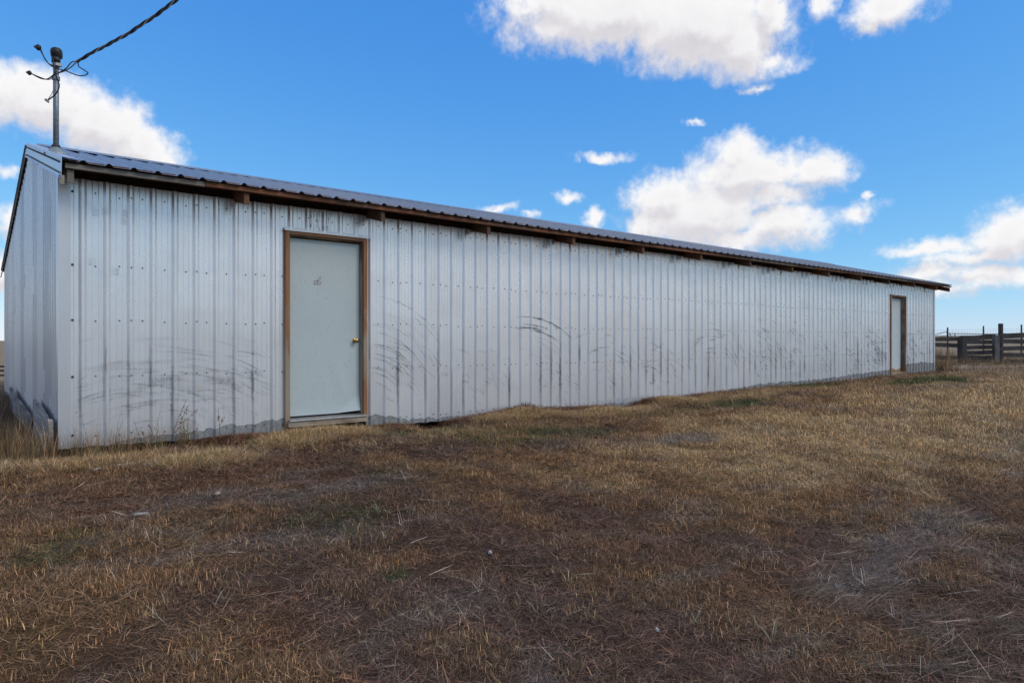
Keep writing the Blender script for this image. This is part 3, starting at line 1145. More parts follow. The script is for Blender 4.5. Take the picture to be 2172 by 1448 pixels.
# rafters with exposed tails
k = 0
for i in range(14):
    xr = 0.765 + 0.035 + i * 1.6 if i else X0 + 0.062
    w = 0.027
    mb = Mesh()
    ya, yb = -OVER + 0.035, 0.6
    za, zb_ = float(zroof(np.array(ya))) - 0.078, float(zroof(np.array(yb))) - 0.078
    hh = 0.115 + random.uniform(-.006, .006)
    mb.hexa([(xr - w, ya, za - hh), (xr + w, ya, za - hh), (xr + w, yb, zb_ - hh), (xr - w, yb, zb_ - hh),
             (xr - w, ya, za), (xr + w, ya, za), (xr + w, yb, zb_), (xr - w, yb, zb_)])
    mb.build('rafter', M['fascia_grey'] if i == 0 else M['rafter'], shed, bevel=0.004)
# rake end block, pale galvanized stub below the trim
Mesh().box(X0 - 0.030, X0 + 0.012, -OVER + 0.0, -OVER + 0.02, 2.995, 3.075).build('rake_return', M['fascia_grey'], shed)
# last rafter out under the roof end
mb = Mesh()
mb.hexa([(X1 + 0.10, -OVER + .03, 3.02), (X1 + 0.14, -OVER + .03, 3.02), (X1 + 0.14, 3.0, 3.89), (X1 + 0.10, 3.0, 3.89),
         (X1 + 0.10, -OVER + .03, 3.14), (X1 + 0.14, -OVER + .03, 3.14), (X1 + 0.14, 3.0, 4.01), (X1 + 0.10, 3.0, 4.01)])
mb.build('rafter', M['rafter'], shed)

# fascia boards end to end
fx = [X0 + 0.015, 1.98, 4.55, 7.6, 9.3, 11.9, 14.6, 17.4, 20.0, X1 + 0.17]
fmats = ['fascia_grey', 'fascia_brown', 'fascia_brown', 'fascia_brown', 'fascia_brown', 'fascia_dull', 'fascia_brown', 'fascia_dull', 'fascia_brown']
for i in range(len(fx) - 1):
    dz = random.uniform(-.004, .004)
    Mesh().box(fx[i] + .002, fx[i + 1] - .002, -OVER - 0.002, -OVER + 0.033, 3.150 + dz, 3.196 + dz).build('fascia_board', M[fmats[i]], shed, bevel=0.004)
# soffit nailer over the tails
Mesh().box(X0 + 0.02, X1 + 0.16, -OVER + 0.036, 0.0, 3.215, 3.232).build('soffit_board', M['rafter'], shed)


# --- doors
def make_door(a, b, z0, z1, first):
    cw = 0.066
    ys0 = .078 if first else .112
    fr = Mesh()
    # jambs run back into the wall
    fr.box(a + cw - .012, a + cw, -.018, .13, z0 + .06, z1 - cw)
    fr.box(b - cw, b - cw + .012, -.018, .13, z0 + .06, z1 - cw)
    fr.box(a + cw - .012, b - cw + .012, -.018, .13, z1 - cw + .001, z1 - cw + .013)
    # stops
    fr.box(b - cw - .012, b - cw - .0005, ys0, ys0 + .02, z0 + .09, z1 - cw - .013)
    fr.box(a + cw + .0005, a + cw + .012, ys0, ys0 + .02, z0 + .09, z1 - cw - .013)
    fr.box(a + cw + .0005, b - cw - .0005, ys0, ys0 + .02, z1 - cw - .012, z1 - cw - .0005)
    frame = fr.build('door_frame', M['jamb_wood'], shed, bevel=.002)
    lz0 = z0 - 0.02
    Mesh().box(a, a + cw - .0125, -.046, .011, lz0, z1 - .001).build('casing', M['frame_wood_v'], frame, bevel=.004)
    Mesh().box(b - cw + .0125, b, -.046, .011, lz0 + .02, z1 - .001).build('casing', M['frame_wood_v'], frame, bevel=.004)
    Mesh().box(a + cw - .011, b - cw + .011, -.048, .011, z1 - cw + .0135, z1 - .001).build('casing', M['frame_wood_h'], frame, bevel=.004)
    dc = Mesh()
    dc.box(a - .008, b + .008, -.058, .011, z1, z1 + .006)
    dc.box(a - .008, b + .008, -.058, -.0555, z1 - .012, z1 - .0002)
    dc.box(a - .008, b + .008, -.022, -.0195, z1 + .0062, z1 + .03)
    dc.build('drip_cap', M['galv_trim'], frame)
    if first:
        Mesh().hexa([(a + .03, -.10, z0 + .075), (b - .03, -.10, z0 + .075), (b - .03, .13, z0 + .088), (a + .03, .13, z0 + .088),
                     (a + .03, -.10, z0 + .092), (b - .03, -.10, z0 + .092), (b - .03, .13, z0 + .112), (a + .03, .13, z0 + .112)]).build('threshold', M['alu'], frame, bevel=.003)
        Mesh().box(a + .022, b - .022, -.085, .10, z0 + .012, z0 + .074).build('sill', M['sill_wood'], frame, bevel=.005)
    # leaf: a gridded skin so the lower free corner can be bent out
    zb = z0 + (.125 if first else .10)
    x0, x1, zt_ = a + cw + .003, b - cw - .003, z1 - cw - .015
    nx, nz = 26, 56
    lf = Mesh()
    yf = .075 if not first else 0.040
    for layer in (0, 1):
        for j in range(nz + 1):
            for i in range(nx + 1):
                xx, zz = x0 + (x1 - x0) * i / nx, zb + (zt_ - zb) * j / nz
                q = 0.0
                if first:
                    u, v = (x1 - xx), (zz - zb)
                    q = -0.035 * max(0, 1 - u / .30 - v / .24) ** 1.2 - 0.006 * max(0, 1 - abs(u - .16 + v * -.25) / .10) * max(0, 1 - abs(v - .42) / .38)
                    zz += 0.02 * max(0, 1 - u / .3 - v / .2)
                lf.vs.append((xx, yf + .022 * 0 + q + layer * .035 + .0, zz))
    S = (nx + 1) * (nz + 1)
    for j in range(nz):
        for i in range(nx):
            p = j * (nx + 1) + i
            lf.fs.append((p, p + 1, p + nx + 2, p + nx + 1))
            lf.fs.append((S + p, S + p + nx + 1, S + p + nx + 2, S + p + 1))
    ring = [j for j in range(nx + 1)] + [j * (nx + 1) + nx for j in range(1, nz + 1)] + [nz * (nx + 1) + i for i in range(nx - 1, -1, -1)] + [j * (nx + 1) for j in range(nz - 1, 0, -1)]
    for i in range(len(ring)):
        p, q = ring[i], ring[(i + 1) % len(ring)]
        lf.fs.append((p, p + S, q + S, q))
    lf.mi = [0] * len(lf.fs)
    leaf = lf.build('door', M['door' if first else 'door2'], shed, smooth=False)
    leaf['label'] = 'grey green metal door leaf with a bent lower corner' if first else 'pale narrow-looking door leaf with bare wood at its foot'
    # knob: rose, neck and ball turned about Y
    kx, kz = x1 - .062, 1.6
    prof = [(0.0, .031), (.006, .031), (.009, .022), (.014, .012), (.030, .012), (.036, .020), (.046, .0275), (.056, .0275), (.064, .021), (.067, .010), (.0675, .0001)]
    kb = Mesh()
    n = 20
    for d, r in prof:
        for q in range(n):
            an = 2 * math.pi * q / n
            kb.vs.append((kx + r * math.cos(an), yf - d - .0005, kz + r * math.sin(an)))
    for l in range(len(prof) - 1):
        for q in range(n):
            q2 = (q + 1) % n
            kb.fs.append((l * n + q, l * n + n + q, l * n + n + q2, l * n + q2))
    kb.mi = [0] * len(kb.fs)
    if first:
        kb.build('knob', M['brass'], leaf, smooth=True)
        st = [(0, 0), (.094, 0), (.092, .05), (.083, .105), (.07, .112), (.055, .083), (.02, .06), (0, .045)]
        sx, sz = x0 + .305, 2.255
        sk = Mesh().add([(sx + p, yf - .0022, sz + q) for p, q in st], [tuple(range(len(st)))])
        sk.build('peeled_sticker', M['sticker'], leaf)
    else:
        Mesh().box(x0 + .22, x0 + .27, yf - .004, yf - .001, 2.17, 2.23).build('white_notice', M['galv_trim'], leaf)
        bp = Mesh()
        n = 16
        top = [zb + .075 + .03 * math.sin(i * .45) for i in range(n + 1)]
        for i in range(n + 1):
            xx = x0 + (x1 - x0) * i / n
            bp.vs += [(xx, yf - .005, zb), (xx, yf - .005, top[i]), (xx, yf - .0006, top[i])]
        for i in range(n):
            bp.fs += [(3 * i, 3 * i + 3, 3 * i + 4, 3 * i + 1), (3 * i + 1, 3 * i + 4, 3 * i + 5, 3 * i + 2)]
        bp.mi = [0] * len(bp.fs)
        bp.build('bare_wood_patch', M['plywood'], leaf)
        Mesh().box(a + .03, b - .03, -.06, .10, z0 + .02, z0 + .085).build('sill', M['sill_wood'], frame, bevel=.005)


for i, d in enumerate(DOORS):
    make_door(*d, i == 0)

# short posts the sill rests on
for px, w in ((1.03, .11), (10.9, .1)):
    Mesh().box(px - w, px + w, 0.03, 0.16, 0.25, 0.655).build('foundation_post', M['post_wood'], shed, bevel=.004)

# ------------------------------------------------------------------ service mast and drop
FW = np.array((math.sin(YAW), math.cos(YAW), 0))
RT = np.array((math.cos(YAW), -math.sin(YAW), 0))
mast = thing('service_mast', 'galvanized pipe mast with black weatherhead rising through the roof corner', 'mast')
MB = np.array((0.862, 0.96, float(zroof(np.array(0.96)))))
mast.location = tuple(MB)


def mrel(o):
    """keep geometry given in world metres under a moved empty"""
    o.matrix_parent_inverse = mast.matrix_basis.inverted()
    return o


top = MB[2] + 1.03
mrel(Mesh().tube([MB + (0, 0, -.05), (MB[0], MB[1], top - .03)], .027, 20).build('pipe', M['steel'], mast, smooth=True))
bt = Mesh().tube([MB + (0, 0, -.01), MB + (0, 0, .012), MB + (0, 0, .045), MB + (0, 0, .085)], [.115, .105, .06, .038], 24)
mrel(bt.build('roof_boot', M['boot'], mast, smooth=True))
mrel(Mesh().tube([MB + (0, 0, .078), MB + (0, 0, .105)], [.047, .034], 20).build('boot_collar', M['rubber'], mast, smooth=True))
# weatherhead: a hooded cap leaning out over its cable mouth
wh = Mesh()
hc = np.array((MB[0], MB[1], top))
fwd = -FW * 0.9 + RT * 0.3
fwd /= np.linalg.norm(fwd)
wh.tube([hc + (0, 0, -.06), hc + (0, 0, -.005)], [.040, .042], 16)
rings = [(-.030, .050, -.005), (-.022, .056, .030), (-.010, .056, .060), (.004, .048, .082), (.010, .030, .095), (.010, .004, .099)]
wh.tube([hc + fwd * a + np.array((0, 0, c)) for a, r, c in rings], [r for a, r, c in rings], 18)
mrel(wh.build('weatherhead', M['black'], mast, smooth=True))
cl = Mesh()
cl.tube([hc + (0, 0, -.105), hc + (0, 0, -.075)], .038, 16)
cp = hc + (0, 0, -.09) + RT * .035 - FW * .02
cl.box(cp[0] - .02, cp[0] + .035, cp[1] - .02, cp[1] + .02, cp[2] - .014, cp[2] + .014)
mrel(cl.build('clamp', M['alu'], mast))
at2 = Mesh().tube([hc + (0, 0, -.245), hc + (0, 0, -.205)], .037, 16)
mrel(at2.build('wire_bracket', M['steel'], mast))


def atp(px, py, Y):
    u, v = (px - 1086) / 1448, (722 - py) / 1448
    p = np.array((0, -7.66, EYE)) + Y * (FW + RT * u)
    p[2] += Y * v
    return p


drop = thing('service_drop', 'twisted overhead power cable running from the mast up across the sky', 'cable')
drop.location = tuple(atp(121, 160, 7.14))


def drel(o):
    o.matrix_parent_inverse = drop.matrix_basis.inverted()
    return o


cpath = bez([atp(164, 131, 6.92), atp(205, 108, 6.72), atp(262, 78, 6.4), atp(318, 42, 6.1), atp(375, 0, 5.8), atp(470, -85, 5.35), atp(760, -420, 4.3), atp(1500, -1300, 3.4)], 60)
arc = np.concatenate([[0], np.cumsum([np.linalg.norm(cpath[i + 1] - cpath[i]) for i in range(len(cpath) - 1)])])
for k in range(3):
    pts = []
    for i, p in enumerate(cpath):
        d = cpath[min(i + 1, len(cpath) - 1)] - cpath[max(i - 1, 0)]
        d /= np.linalg.norm(d)
        n1 = np.cross(d, (0, 0, 1))
        n1 /= np.linalg.norm(n1)
        n2 = np.cross(n1, d)
        an = arc[i] / 0.48 * 2 * math.pi + k * 2.094
        pts.append(p + 0.0090 * (math.cos(an) * n1 + math.sin(an) * n2))
    drel(Mesh().tube(pts, 0.0086 if k else 0.0056, 7).build('conductor', M['black'] if k else M['alu'], drop, smooth=True))
wires = [
    ([(115, 158, 7.13), (135, 152, 7.08), (150, 144, 7.0), (164, 131, 6.92)], .0070, 'alu'),
    ([(116, 160, 7.12), (140, 146, 7.04), (152, 133, 6.98), (164, 131, 6.92)], .0052, 'black'),
    ([(166, 131, 6.92), (168, 142, 6.93), (180, 150, 6.95), (187, 156, 6.98), (178, 161, 7.0), (163, 160, 7.02), (140, 151, 7.05), (118, 145, 7.08), (104, 136, 7.1), (93, 120, 7.1), (85, 105, 7.1)], .0056, 'black'),
    ([(113, 127, 7.10), (116, 144, 7.08), (118, 155, 7.07), (122, 168, 7.07), (126, 183, 7.08), (120, 198, 7.08), (108, 209, 7.08), (102, 213, 7.08)], .0068, 'black'),
    ([(119, 158, 7.07), (117, 180, 7.08), (111, 198, 7.09), (102, 212, 7.08)], .0035, 'alu'),
    ([(116, 140, 7.08), (106, 137, 7.1), (97, 128, 7.1), (91, 115, 7.1), (87, 105, 7.1)], .0052, 'black'),
    ([(121, 152, 7.06), (112, 161, 7.08), (101, 168, 7.1), (90, 168, 7.1), (78, 163, 7.1), (66, 156, 7.1)], .0056, 'black'),
    ([(115, 160, 7.07), (108, 168, 7.08), (98, 169, 7.1), (84, 164, 7.1), (72, 159, 7.1), (65, 155, 7.1)], .0050, 'black'),
]
for pts, r, mm in wires:
    drel(Mesh().tube(bez([atp(*p) for p in pts], 10), r, 8).build('tail_wire', M[mm], drop, smooth=True))
for (px, py), rr in (((82, 101), .028), ((63, 155), .022)):
    c = atp(px, py, 7.1)
    b_ = Mesh()
    b_.tube([c + (0, 0, -rr * 1.1), c + (0, 0, -rr * .6), c, c + (0, 0, rr * .6), c + (0, 0, rr)], [rr * .45, rr * .85, rr, rr * .8, rr * .3], 12)
    b_.tube([c + RT * -rr * 1.4 + (0, 0, rr * .2), c, c + RT * rr * .7], [rr * .45, rr * .8, rr * .6], 10)
    drel(b_.build('splice_cap', M['black'], drop, smooth=True))
c = atp(101, 214, 7.08)
drel(Mesh().tube([c - RT * .022 + (0, 0, .012), c, c + RT * .014 + (0, 0, -.018)], [.012, .016, .009], 8).build('connector', M['alu'], drop))

# ------------------------------------------------------------------ planks at the gable foot
def plank(name, label, a, b, h0, h1, th, tilt, rough_seed):
    """board on edge from a to b; upper edge chewed"""
    a, b = np.array(a, float), np.array(b, float)
    d = b - a
    L = np.linalg.norm(d[:2])
    n = np.array((-d[1], d[0], 0)) / L
    mb = Mesh()
    K = 26
    for i in range(K + 1):
        t = i / K
        p = a + d * t
        h = h0 + (h1 - h0) * t + (vnoise(t * 16, rough_seed, 3) - .5) * .06
        for s_, z in ((0, 0), (1, 0), (1, h), (0, h - .006)):
            q = p + n * s_ * th
            mb.vs.append((q[0] + tilt * z, q[1], q[2] + z))
    for i in range(K):
        for k in range(4):
            k2 = (k + 1) % 4
            mb.fs.append((i * 4 + k, i * 4 + k2, i * 4 + 4 + k2, i * 4 + 4 + k))
    mb.fs += [(0, 3, 2, 1), (K * 4, K * 4 + 1, K * 4 + 2, K * 4 + 3)]
    mb.mi = [0] * len(mb.fs)
    o = mb.build(name, M['grey_wood'], None)
    return tag(o, label, 'plank', 'weathered planks along the gable foot')


plank('weathered_plank', 'grey weathered plank on edge at the near left corner of the shed', (0.747, -0.03, 0.47), (0.747, 1.55, 0.55), 0.38, 0.40, 0.038, -0.02, 1.5)
plank('weathered_plank', 'low grey plank farther back along the gable wall, half hidden in grass', (0.742, 2.1, 0.49), (0.742, 5.3, 0.56), 0.23, 0.31, 0.038, -0.03, 7.5)

# ------------------------------------------------------------------ fences
def place(px, py, Y):
    return atp(px, py, Y)


def board(name, mats, p0, p1, w, th, parent):
    """plank with its broad face to the camera side, from p0 to p1 (centre line)"""
    p0, p1 = np.array(p0, float), np.array(p1, float)
    d = p1 - p0
    n = np.array((d[1], -d[0], 0))
    n /= np.linalg.norm(n)
    mb = Mesh()
    K = 6
    for i in range(K + 1):
        t = i / K
        p = p0 + d * t + np.array((0, 0, .012 * math.sin(t * 5 + p0[2] * 9)))
        for s_, z in ((0, -w / 2), (1, -w / 2), (1, w / 2), (0, w / 2)):
            q = p - n * s_ * th
            mb.vs.append((q[0], q[1], q[2] + z + random.uniform(-.006, .006)))
    for i in range(K):
        for k in range(4):
            k2 = (k + 1) % 4
            mb.fs.append((i * 4 + k, i * 4 + 4 + k, i * 4 + 4 + k2, i * 4 + k2))
    mb.fs += [(0, 1, 2, 3), (K * 4 + 3, K * 4 + 2, K * 4 + 1, K * 4)]
    mb.mi = [0] * len(mb.fs)
    return mb.build(name, mats, parent)


def post(px, ytop, Y, r, parent, m, square=False, lean=0.0):
    b_ = place(px, 722, Y)
    zt_ = EYE + (722 - ytop) / 1448 * Y
    zg = float(H(b_[0], b_[1])) - .15
    mb = Mesh()
    if square:
        c, s_ = RT * r, FW * r
        q = [b_ - c - s_, b_ + c - s_, b_ + c + s_, b_ - c + s_]
        mb.hexa([(v[0], v[1], zg) for v in q] + [(v[0] + lean, v[1], zt_ + random.uniform(-.015, .015)) for v in q])
        return mb.build('post', m, parent, bevel=.008)
    zz = np.linspace(zg, zt_, 6)
    mb.tube([(b_[0] + lean * k / 5, b_[1], z) for k, z in enumerate(zz)], [r * (1.05 - .02 * k + random.uniform(-.03, .03)) for k in range(6)], 10)
    return mb.build('post', m, parent)


cf = thing('corral_fence', 'dark weathered plank corral fence beyond the far end of the shed', 'fence')
FY = 31.0
px_ = FY / 1448


def rail(xa, ya, xb, yb, h, Y=FY, m='fence_wood', parent=None):
    return board('plank', M[m], place(xa, ya, Y), place(xb, yb, Y), h * 1.1 / 1448 * Y, .045, parent or cf)


for yc, h in ((718.8, 7.6), (731.8, 7.6), (758.4, 7.6)):
    rail(1955, yc - .3, 2039, yc, h, 31.1)
for ya, yb, h in ((716.8, 713.8, 9.6), (725.8, 724.8, 7.4), (737.3, 736.0, 7.2), (747.8, 747.0, 7.6), (758.8, 758.0, 8.4), (767.0, 766.5, 5.0)):
    rail(2044, ya, 2112, yb, h, 31.0)
for ya, yb, h in ((711.2, 709.2, 8.8), (724.3, 723.9, 8.0), (738.6, 738.2, 7.8), (752.7, 752.3, 7.8), (766.8, 766.6, 6.5)):
    rail(2122, ya, 2235, yb, h, 30.9)
post(2043, 711.8, 30.85, .105, cf, M['fence_post'], True)
post(2035.5, 722, 31.3, .07, cf, M['fence_post'], True)
post(2112.5, 709.6, 30.75, .105, cf, M['fence_post_grey'], True)
post(2122.5, 686.0, 31.0, .102, cf, M['fence_post'])
post(2215, 700.0, 31.0, .10, cf, M['fence_post'])

wf = thing('wire_fence', 'tall woven wire fence on thin posts behind the plank corral', 'fence')
WY = 50.0
for px, yt in ((1915, 696), (2010, 694.2), (2086, 691), (2166.5, 688.2), (2245, 686)):
    post(px, yt, WY, .052, wf, M['fence_post'])


def pole(xa, ya, xb, yb, r, Y=WY):
    pa, pb = place(xa, ya, Y), place(xb, yb, Y)
    mid = (pa + pb) / 2 + np.array((0, 0, random.uniform(-.02, .02)))
    Mesh().tube([pa, mid, pb], [r, r * .95, r * .85], 8).build('rail', M['fence_post'], wf)


pole(2008, 707.0, 2086, 708.5, .03, WY - .1)
pole(2086, 708.5, 2250, 706.5, .03, WY - .1)
pole(1950, 717.5, 2009, 703.0, .026, WY - .12)
pole(1950, 723.5, 2012, 711.5, .026, WY - .12)
pole(2014, 707.5, 2018, 714, .03, WY - .14)
pole(2024.5, 706.5, 2026, 714, .03, WY - .14)
pole(2128, 717, 2166, 715, .03, WY - .1)
wm = Mesh()
for px in np.arange(1915, 2245, 6.2):
    k = (px - 1915) / 330
    wm.tube([place(px, 701.5 - 6.0 * k, WY), place(px, 760, WY)], .0045, 4, False)
for j in range(11):
    y0 = 701.5 + j * 5.2
    wm.tube([place(1915, y0, WY), place(2245, y0 - 6.0, WY)], .0045, 4, False)
tag(wm.build('woven_wire', M['wire'], wf), kind='stuff')

lf_ = thing('corral_fence', 'low plank fence glimpsed past the left edge of the shed', 'fence')
for yc in (777, 786.5, 796):
    board('plank', M['fence_wood'], place(-60, yc, 25), place(24, yc, 25), .07, .04, lf_)
for px in (-40, 14):
    post(px, 770, 25.1, .07, lf_, M['fence_post'])

# ------------------------------------------------------------------ grass
HID = bpy.data.collections.new('grass_sources')      # source clumps, not part of the scene itself


def clump(name, nb, rad, lmin, lmax, wid, lean, curl, spread, seed, segs=3, comb=None):
    """one clump of blades; blade colour factor per vertex"""
    r = np.random.default_rng(seed)
    vs, fs, cs = [], [], []
    for i in range(nb):
        an = r.uniform(0, 2 * math.pi)
        rr = rad * math.sqrt(r.uniform(0, 1))
        b = np.array((rr * math.cos(an), rr * math.sin(an), r.uniform(-.004, .006)))
        da = r.uniform(0, 2 * math.pi) if comb is None else comb + r.normal(0, .22)
        le = np.clip(r.normal(lean, spread), 0.02, 1.5)       # from vertical
        L = r.uniform(lmin, lmax)
        w = wid * r.uniform(.6, 1.3)
        hd = np.array((math.cos(da), math.sin(da), 0))
        sd = np.array((-hd[1], hd[0], 0))
        tw = r.uniform(-.8, .8)
        sd = sd * math.cos(tw) + np.array((0, 0, 1)) * math.sin(tw) * .7
        p = b.copy()
        k0 = len(vs)
        shade = r.uniform(1.3, 2.3) if r.uniform() < .2 else r.uniform(.28, .95)
        warm = r.uniform(-.12, .12)
        for s in range(segs + 1):
            t = s / segs
            ww = w * (1 - t) ** .6 if s < segs else 0
            col = shade * (.8 + .3 * t)
            c = (col * (1 + warm), col, col * (1 - warm), 1)
            if s < segs:
                vs += [p - sd * ww / 2, p + sd * ww / 2]
                cs += [c, c]
            else:
                vs.append(p)
                cs.append(c)
            a = le + curl * t * r.uniform(.5, 1.4)
            dd = hd * math.sin(a) + np.array((0, 0, 1)) * math.cos(a)
            p = p + dd * L / segs
            if p[2] < .003:
                p[2] = .003 + r.uniform(0, .01)
        for s in range(segs - 1):
            q = k0 + 2 * s
            fs.append((q, q + 1, q + 3, q + 2))
        q = k0 + 2 * (segs - 1)
        fs.append((q, q + 1, q + 2))
    me = bpy.data.meshes.new(name)
    me.from_pydata([tuple(v) for v in vs], [], fs)
    at = me.color_attributes.new('blade', 'FLOAT_COLOR', 'POINT')
    at.data.foreach_set('color', np.array(cs, np.float32).ravel())
    me.materials.append(M['grass'])
    return bpy.data.objects.new(name, me)


def scatter(name, label, x, y, rz, sc, tint, kinds, dz=0.0):
    col = bpy.data.collections.new(name + '_clumps')
    for o in kinds:
        col.objects.link(o)
    n = len(x)
    co = np.stack([x, y, H(x, y) + dz], -1)
    me = bpy.data.meshes.new(name)
    me.vertices.add(n)
    me.vertices.foreach_set('co', co.ravel())
    a = me.attributes.new('spin', 'FLOAT_VECTOR', 'POINT')
    # lean with the slope a little, spin about Z
    e = np.stack([RNG.normal(0, .06, n), RNG.normal(0, .06, n), rz], -1).astype(np.float32)
    a.data.foreach_set('vector', e.ravel())
    a = me.attributes.new('size', 'FLOAT', 'POINT')
    a.data.foreach_set('value', sc.astype(np.float32))
    a = me.attributes.new('pick', 'INT', 'POINT')
    a.data.foreach_set('value', RNG.integers(0, len(kinds), n).astype(np.int32))
    a = me.attributes.new('tint', 'FLOAT_COLOR', 'POINT')
    a.data.foreach_set('color', np.concatenate([tint, np.ones((n, 1))], 1).astype(np.float32).ravel())
    me.materials.append(M['grass'])
    o = bpy.data.objects.new(name, me)
    COL.objects.link(o)
    ng = bpy.data.node_groups.new(name + '_spread', 'GeometryNodeTree')
    ng.interface.new_socket('Geometry', in_out='INPUT', socket_type='NodeSocketGeometry')
    ng.interface.new_socket('Geometry', in_out='OUTPUT', socket_type='NodeSocketGeometry')
    gi, go = ng.nodes.new('NodeGroupInput'), ng.nodes.new('NodeGroupOutput')
    ci = ng.nodes.new('GeometryNodeCollectionInfo')
    ci.inputs['Collection'].default_value = col
    ci.inputs['Separate Children'].default_value = True
    ci.inputs['Reset Children'].default_value = True
    ip = ng.nodes.new('GeometryNodeInstanceOnPoints')
    ip.inputs['Pick Instance'].default_value = True

    def attr(nm, typ):
        nd = ng.nodes.new('GeometryNodeInputNamedAttribute')
        nd.data_type = typ
        nd.inputs['Name'].default_value = nm
        return nd.outputs['Attribute']
    L = ng.links.new
    L(gi.outputs[0], ip.inputs['Points'])
    L(ci.outputs[0], ip.inputs['Instance'])
    L(attr('pick', 'INT'), ip.inputs['Instance Index'])
    er = ng.nodes.new('FunctionNodeEulerToRotation')
    L(attr('spin', 'FLOAT_VECTOR'), er.inputs[0])
    L(er.outputs[0], ip.inputs['Rotation'])
    L(attr('size', 'FLOAT'), ip.inputs['Scale'])
    L(ip.outputs[0], go.inputs[0])
    md = o.modifiers.new('spread', 'NODES')
    md.node_group = ng
    tag(o, label, 'grass', kind='stuff')
    return o


def inview(x, y, margin=0.16, ymin=1.2):
    """drop what lies well outside the picture (margin leaves room for a step aside)"""
    dx, dy = x, y + 7.66
    depth = dx * math.sin(YAW) + dy * math.cos(YAW)
    side = dx * math.cos(YAW) - dy * math.sin(YAW)
    return (depth > ymin) & (np.abs(side) < depth * (0.75 + margin) + 0.8)


def outside_shed(x, y, pad=0.03):
    gap = ((x > .7) & (x < 1.75)) | ((x > 4.5) & (x < 5.0)) | ((x > 8.15) & (x < 8.95)) | ((x > 2.95) & (x < 3.95))
    pad = np.where(gap, pad + .13, pad)
    return ~((x > X0 - .02) & (x < X1 + .02) & (y > -pad) & (y < YB + .1))


def rnd_pts(n, x0, x1, y0, y1):
    x = RNG.uniform(x0, x1, n)
    y = RNG.uniform(y0, y1, n)
    k = inview(x, y) & outside_shed(x, y)
    return x[k], y[k]


def jitter(c, lo=.7, hi=1.35):
    return c * RNG.uniform(lo, hi, (len(c), 1)) * (1 + RNG.normal(0, .05, c.shape))


mats_ = [clump('straw_mat_clump', 34, .10, .03, .12, .0036, 1.38, .2, .16, 100 + i) for i in range(5)]
stub = [clump('stubble_clump', 26, .085, .022, .062, .0042, .42, .6, .30, 200 + i) for i in range(5)]
tuft = [clump('tuft_clump', 46, .08, .06, .15, .0026, .75, 1.1, .35, 300 + i) for i in range(5)]
tall = [clump('tall_clump', 12, .06, .25, .60, .0052, .22, .45, .16, 400 + i, 4) for i in range(5)]
comb = [clump('combed_clump', 40, .12, .12, .30, .0030, 1.42, .1, .10, 500 + i, 3, 0.0) for i in range(4)]
shortg = [clump('green_clump', 40, .09, .02, .05, .0026, .55, .7, .3, 600 + i) for i in range(4)]

# 1 matted dead straw everywhere
xa, ya = rnd_pts(34000, -1.2, 9.5, -7.6, 0.05)
xb, yb = rnd_pts(17000, 9.5, 32, -13, 0.05)
x, y = np.concatenate([xa, xb]), np.concatenate([ya, yb])
dd = np.hypot(x, y + 7.66)
t = jitter(cover_col(x, y) * 1.05)
# rusty brown duff blown against the foot of the wall
xa, ya = RNG.uniform(1.85, 11.5, 3600), -np.abs(RNG.normal(0, .22, 3600)) - .03
k = outside_shed(xa, ya)
xa, ya = xa[k], ya[k]
x, y = np.concatenate([x, xa]), np.concatenate([y, ya])
dd = np.hypot(x, y + 7.66)
t = np.concatenate([t, jitter(np.tile(np.array((.27, .135, .07)), (len(xa), 1)), .5, 1.4)])
scatter('dead_straw', 'brown matted dead straw lying over the ground before the shed', x, y, RNG.uniform(0, 6.28, len(x)),
        np.clip(dd / 7, .8, 2.0) * RNG.uniform(.7, 1.2, len(x)), t, mats_)

# 2 short upright stubble in patches
xa, ya = rnd_pts(42000, -1.2, 9.5, -7.6, -.05)
xb, yb = rnd_pts(42000, 9.5, 34, -14, -.05)
x, y = np.concatenate([xa, xb]), np.concatenate([ya, yb])
gold, red, grey, green, blond, far = cover(x, y)
keep = RNG.uniform(0, 1, len(x)) < np.clip((.15 + 1.0 * gold + .35 * far + .3 * blond - .5 * red - .3 * grey + .35 * sstep(fbm(x * 3, y * 3, 77, 3), .5, .65)) * (.25 + 1.1 * sstep(fbm(x * 2.3 + 4, y * 2.3, 83, 3), .38, .56)) + .6 * blob(x, y, PALES, 26), .03, 1)
x, y = x[keep], y[keep]
dd = np.hypot(x, y + 7.66)
t = jitter(cover_col(x, y) * .85 + C_STRAW * np.array((.34, .30, .27)), .5, 1.45)
scatter('dry_stubble', 'short tan grass stubble standing in patches across the yard', x, y, RNG.uniform(0, 6.28, len(x)),
        np.clip(dd / 8, .8, 1.8) * RNG.uniform(.6, 1.25, len(x)), t, stub)

# 3 tufts and mounds of blond grass near the wall
px, py = [], []
for a, b, rx, ry, s in BLOND:
    n = int(1500 * rx * ry * s * 4)
    an, rr = RNG.uniform(0, 6.28, n), np.sqrt(RNG.uniform(0, 1.6, n))
    px.append(a + rx * rr * np.cos(an))
    py.append(b + ry * rr * np.sin(an))
xa, ya = rnd_pts(1500, 1.4, 22, -1.6, -.3)
px.append(xa)
py.append(ya)
xa, ya = rnd_pts(1500, -.5, 1.6, -1.0, .4)
px.append(xa)
py.append(ya)
x, y = np.concatenate(px), np.concatenate(py)
k = outside_shed(x, y, .06)
x, y = x[k], y[k]
t = jitter(cover_col(x, y) * .4 + C_STRAW * .85, .7, 1.35)
scatter('grass_tufts', 'curled blond grass tufts banked along the foot of the shed wall', x, y, RNG.uniform(0, 6.28, len(x)), RNG.uniform(.5, 1.1, len(x)), t, tuft)

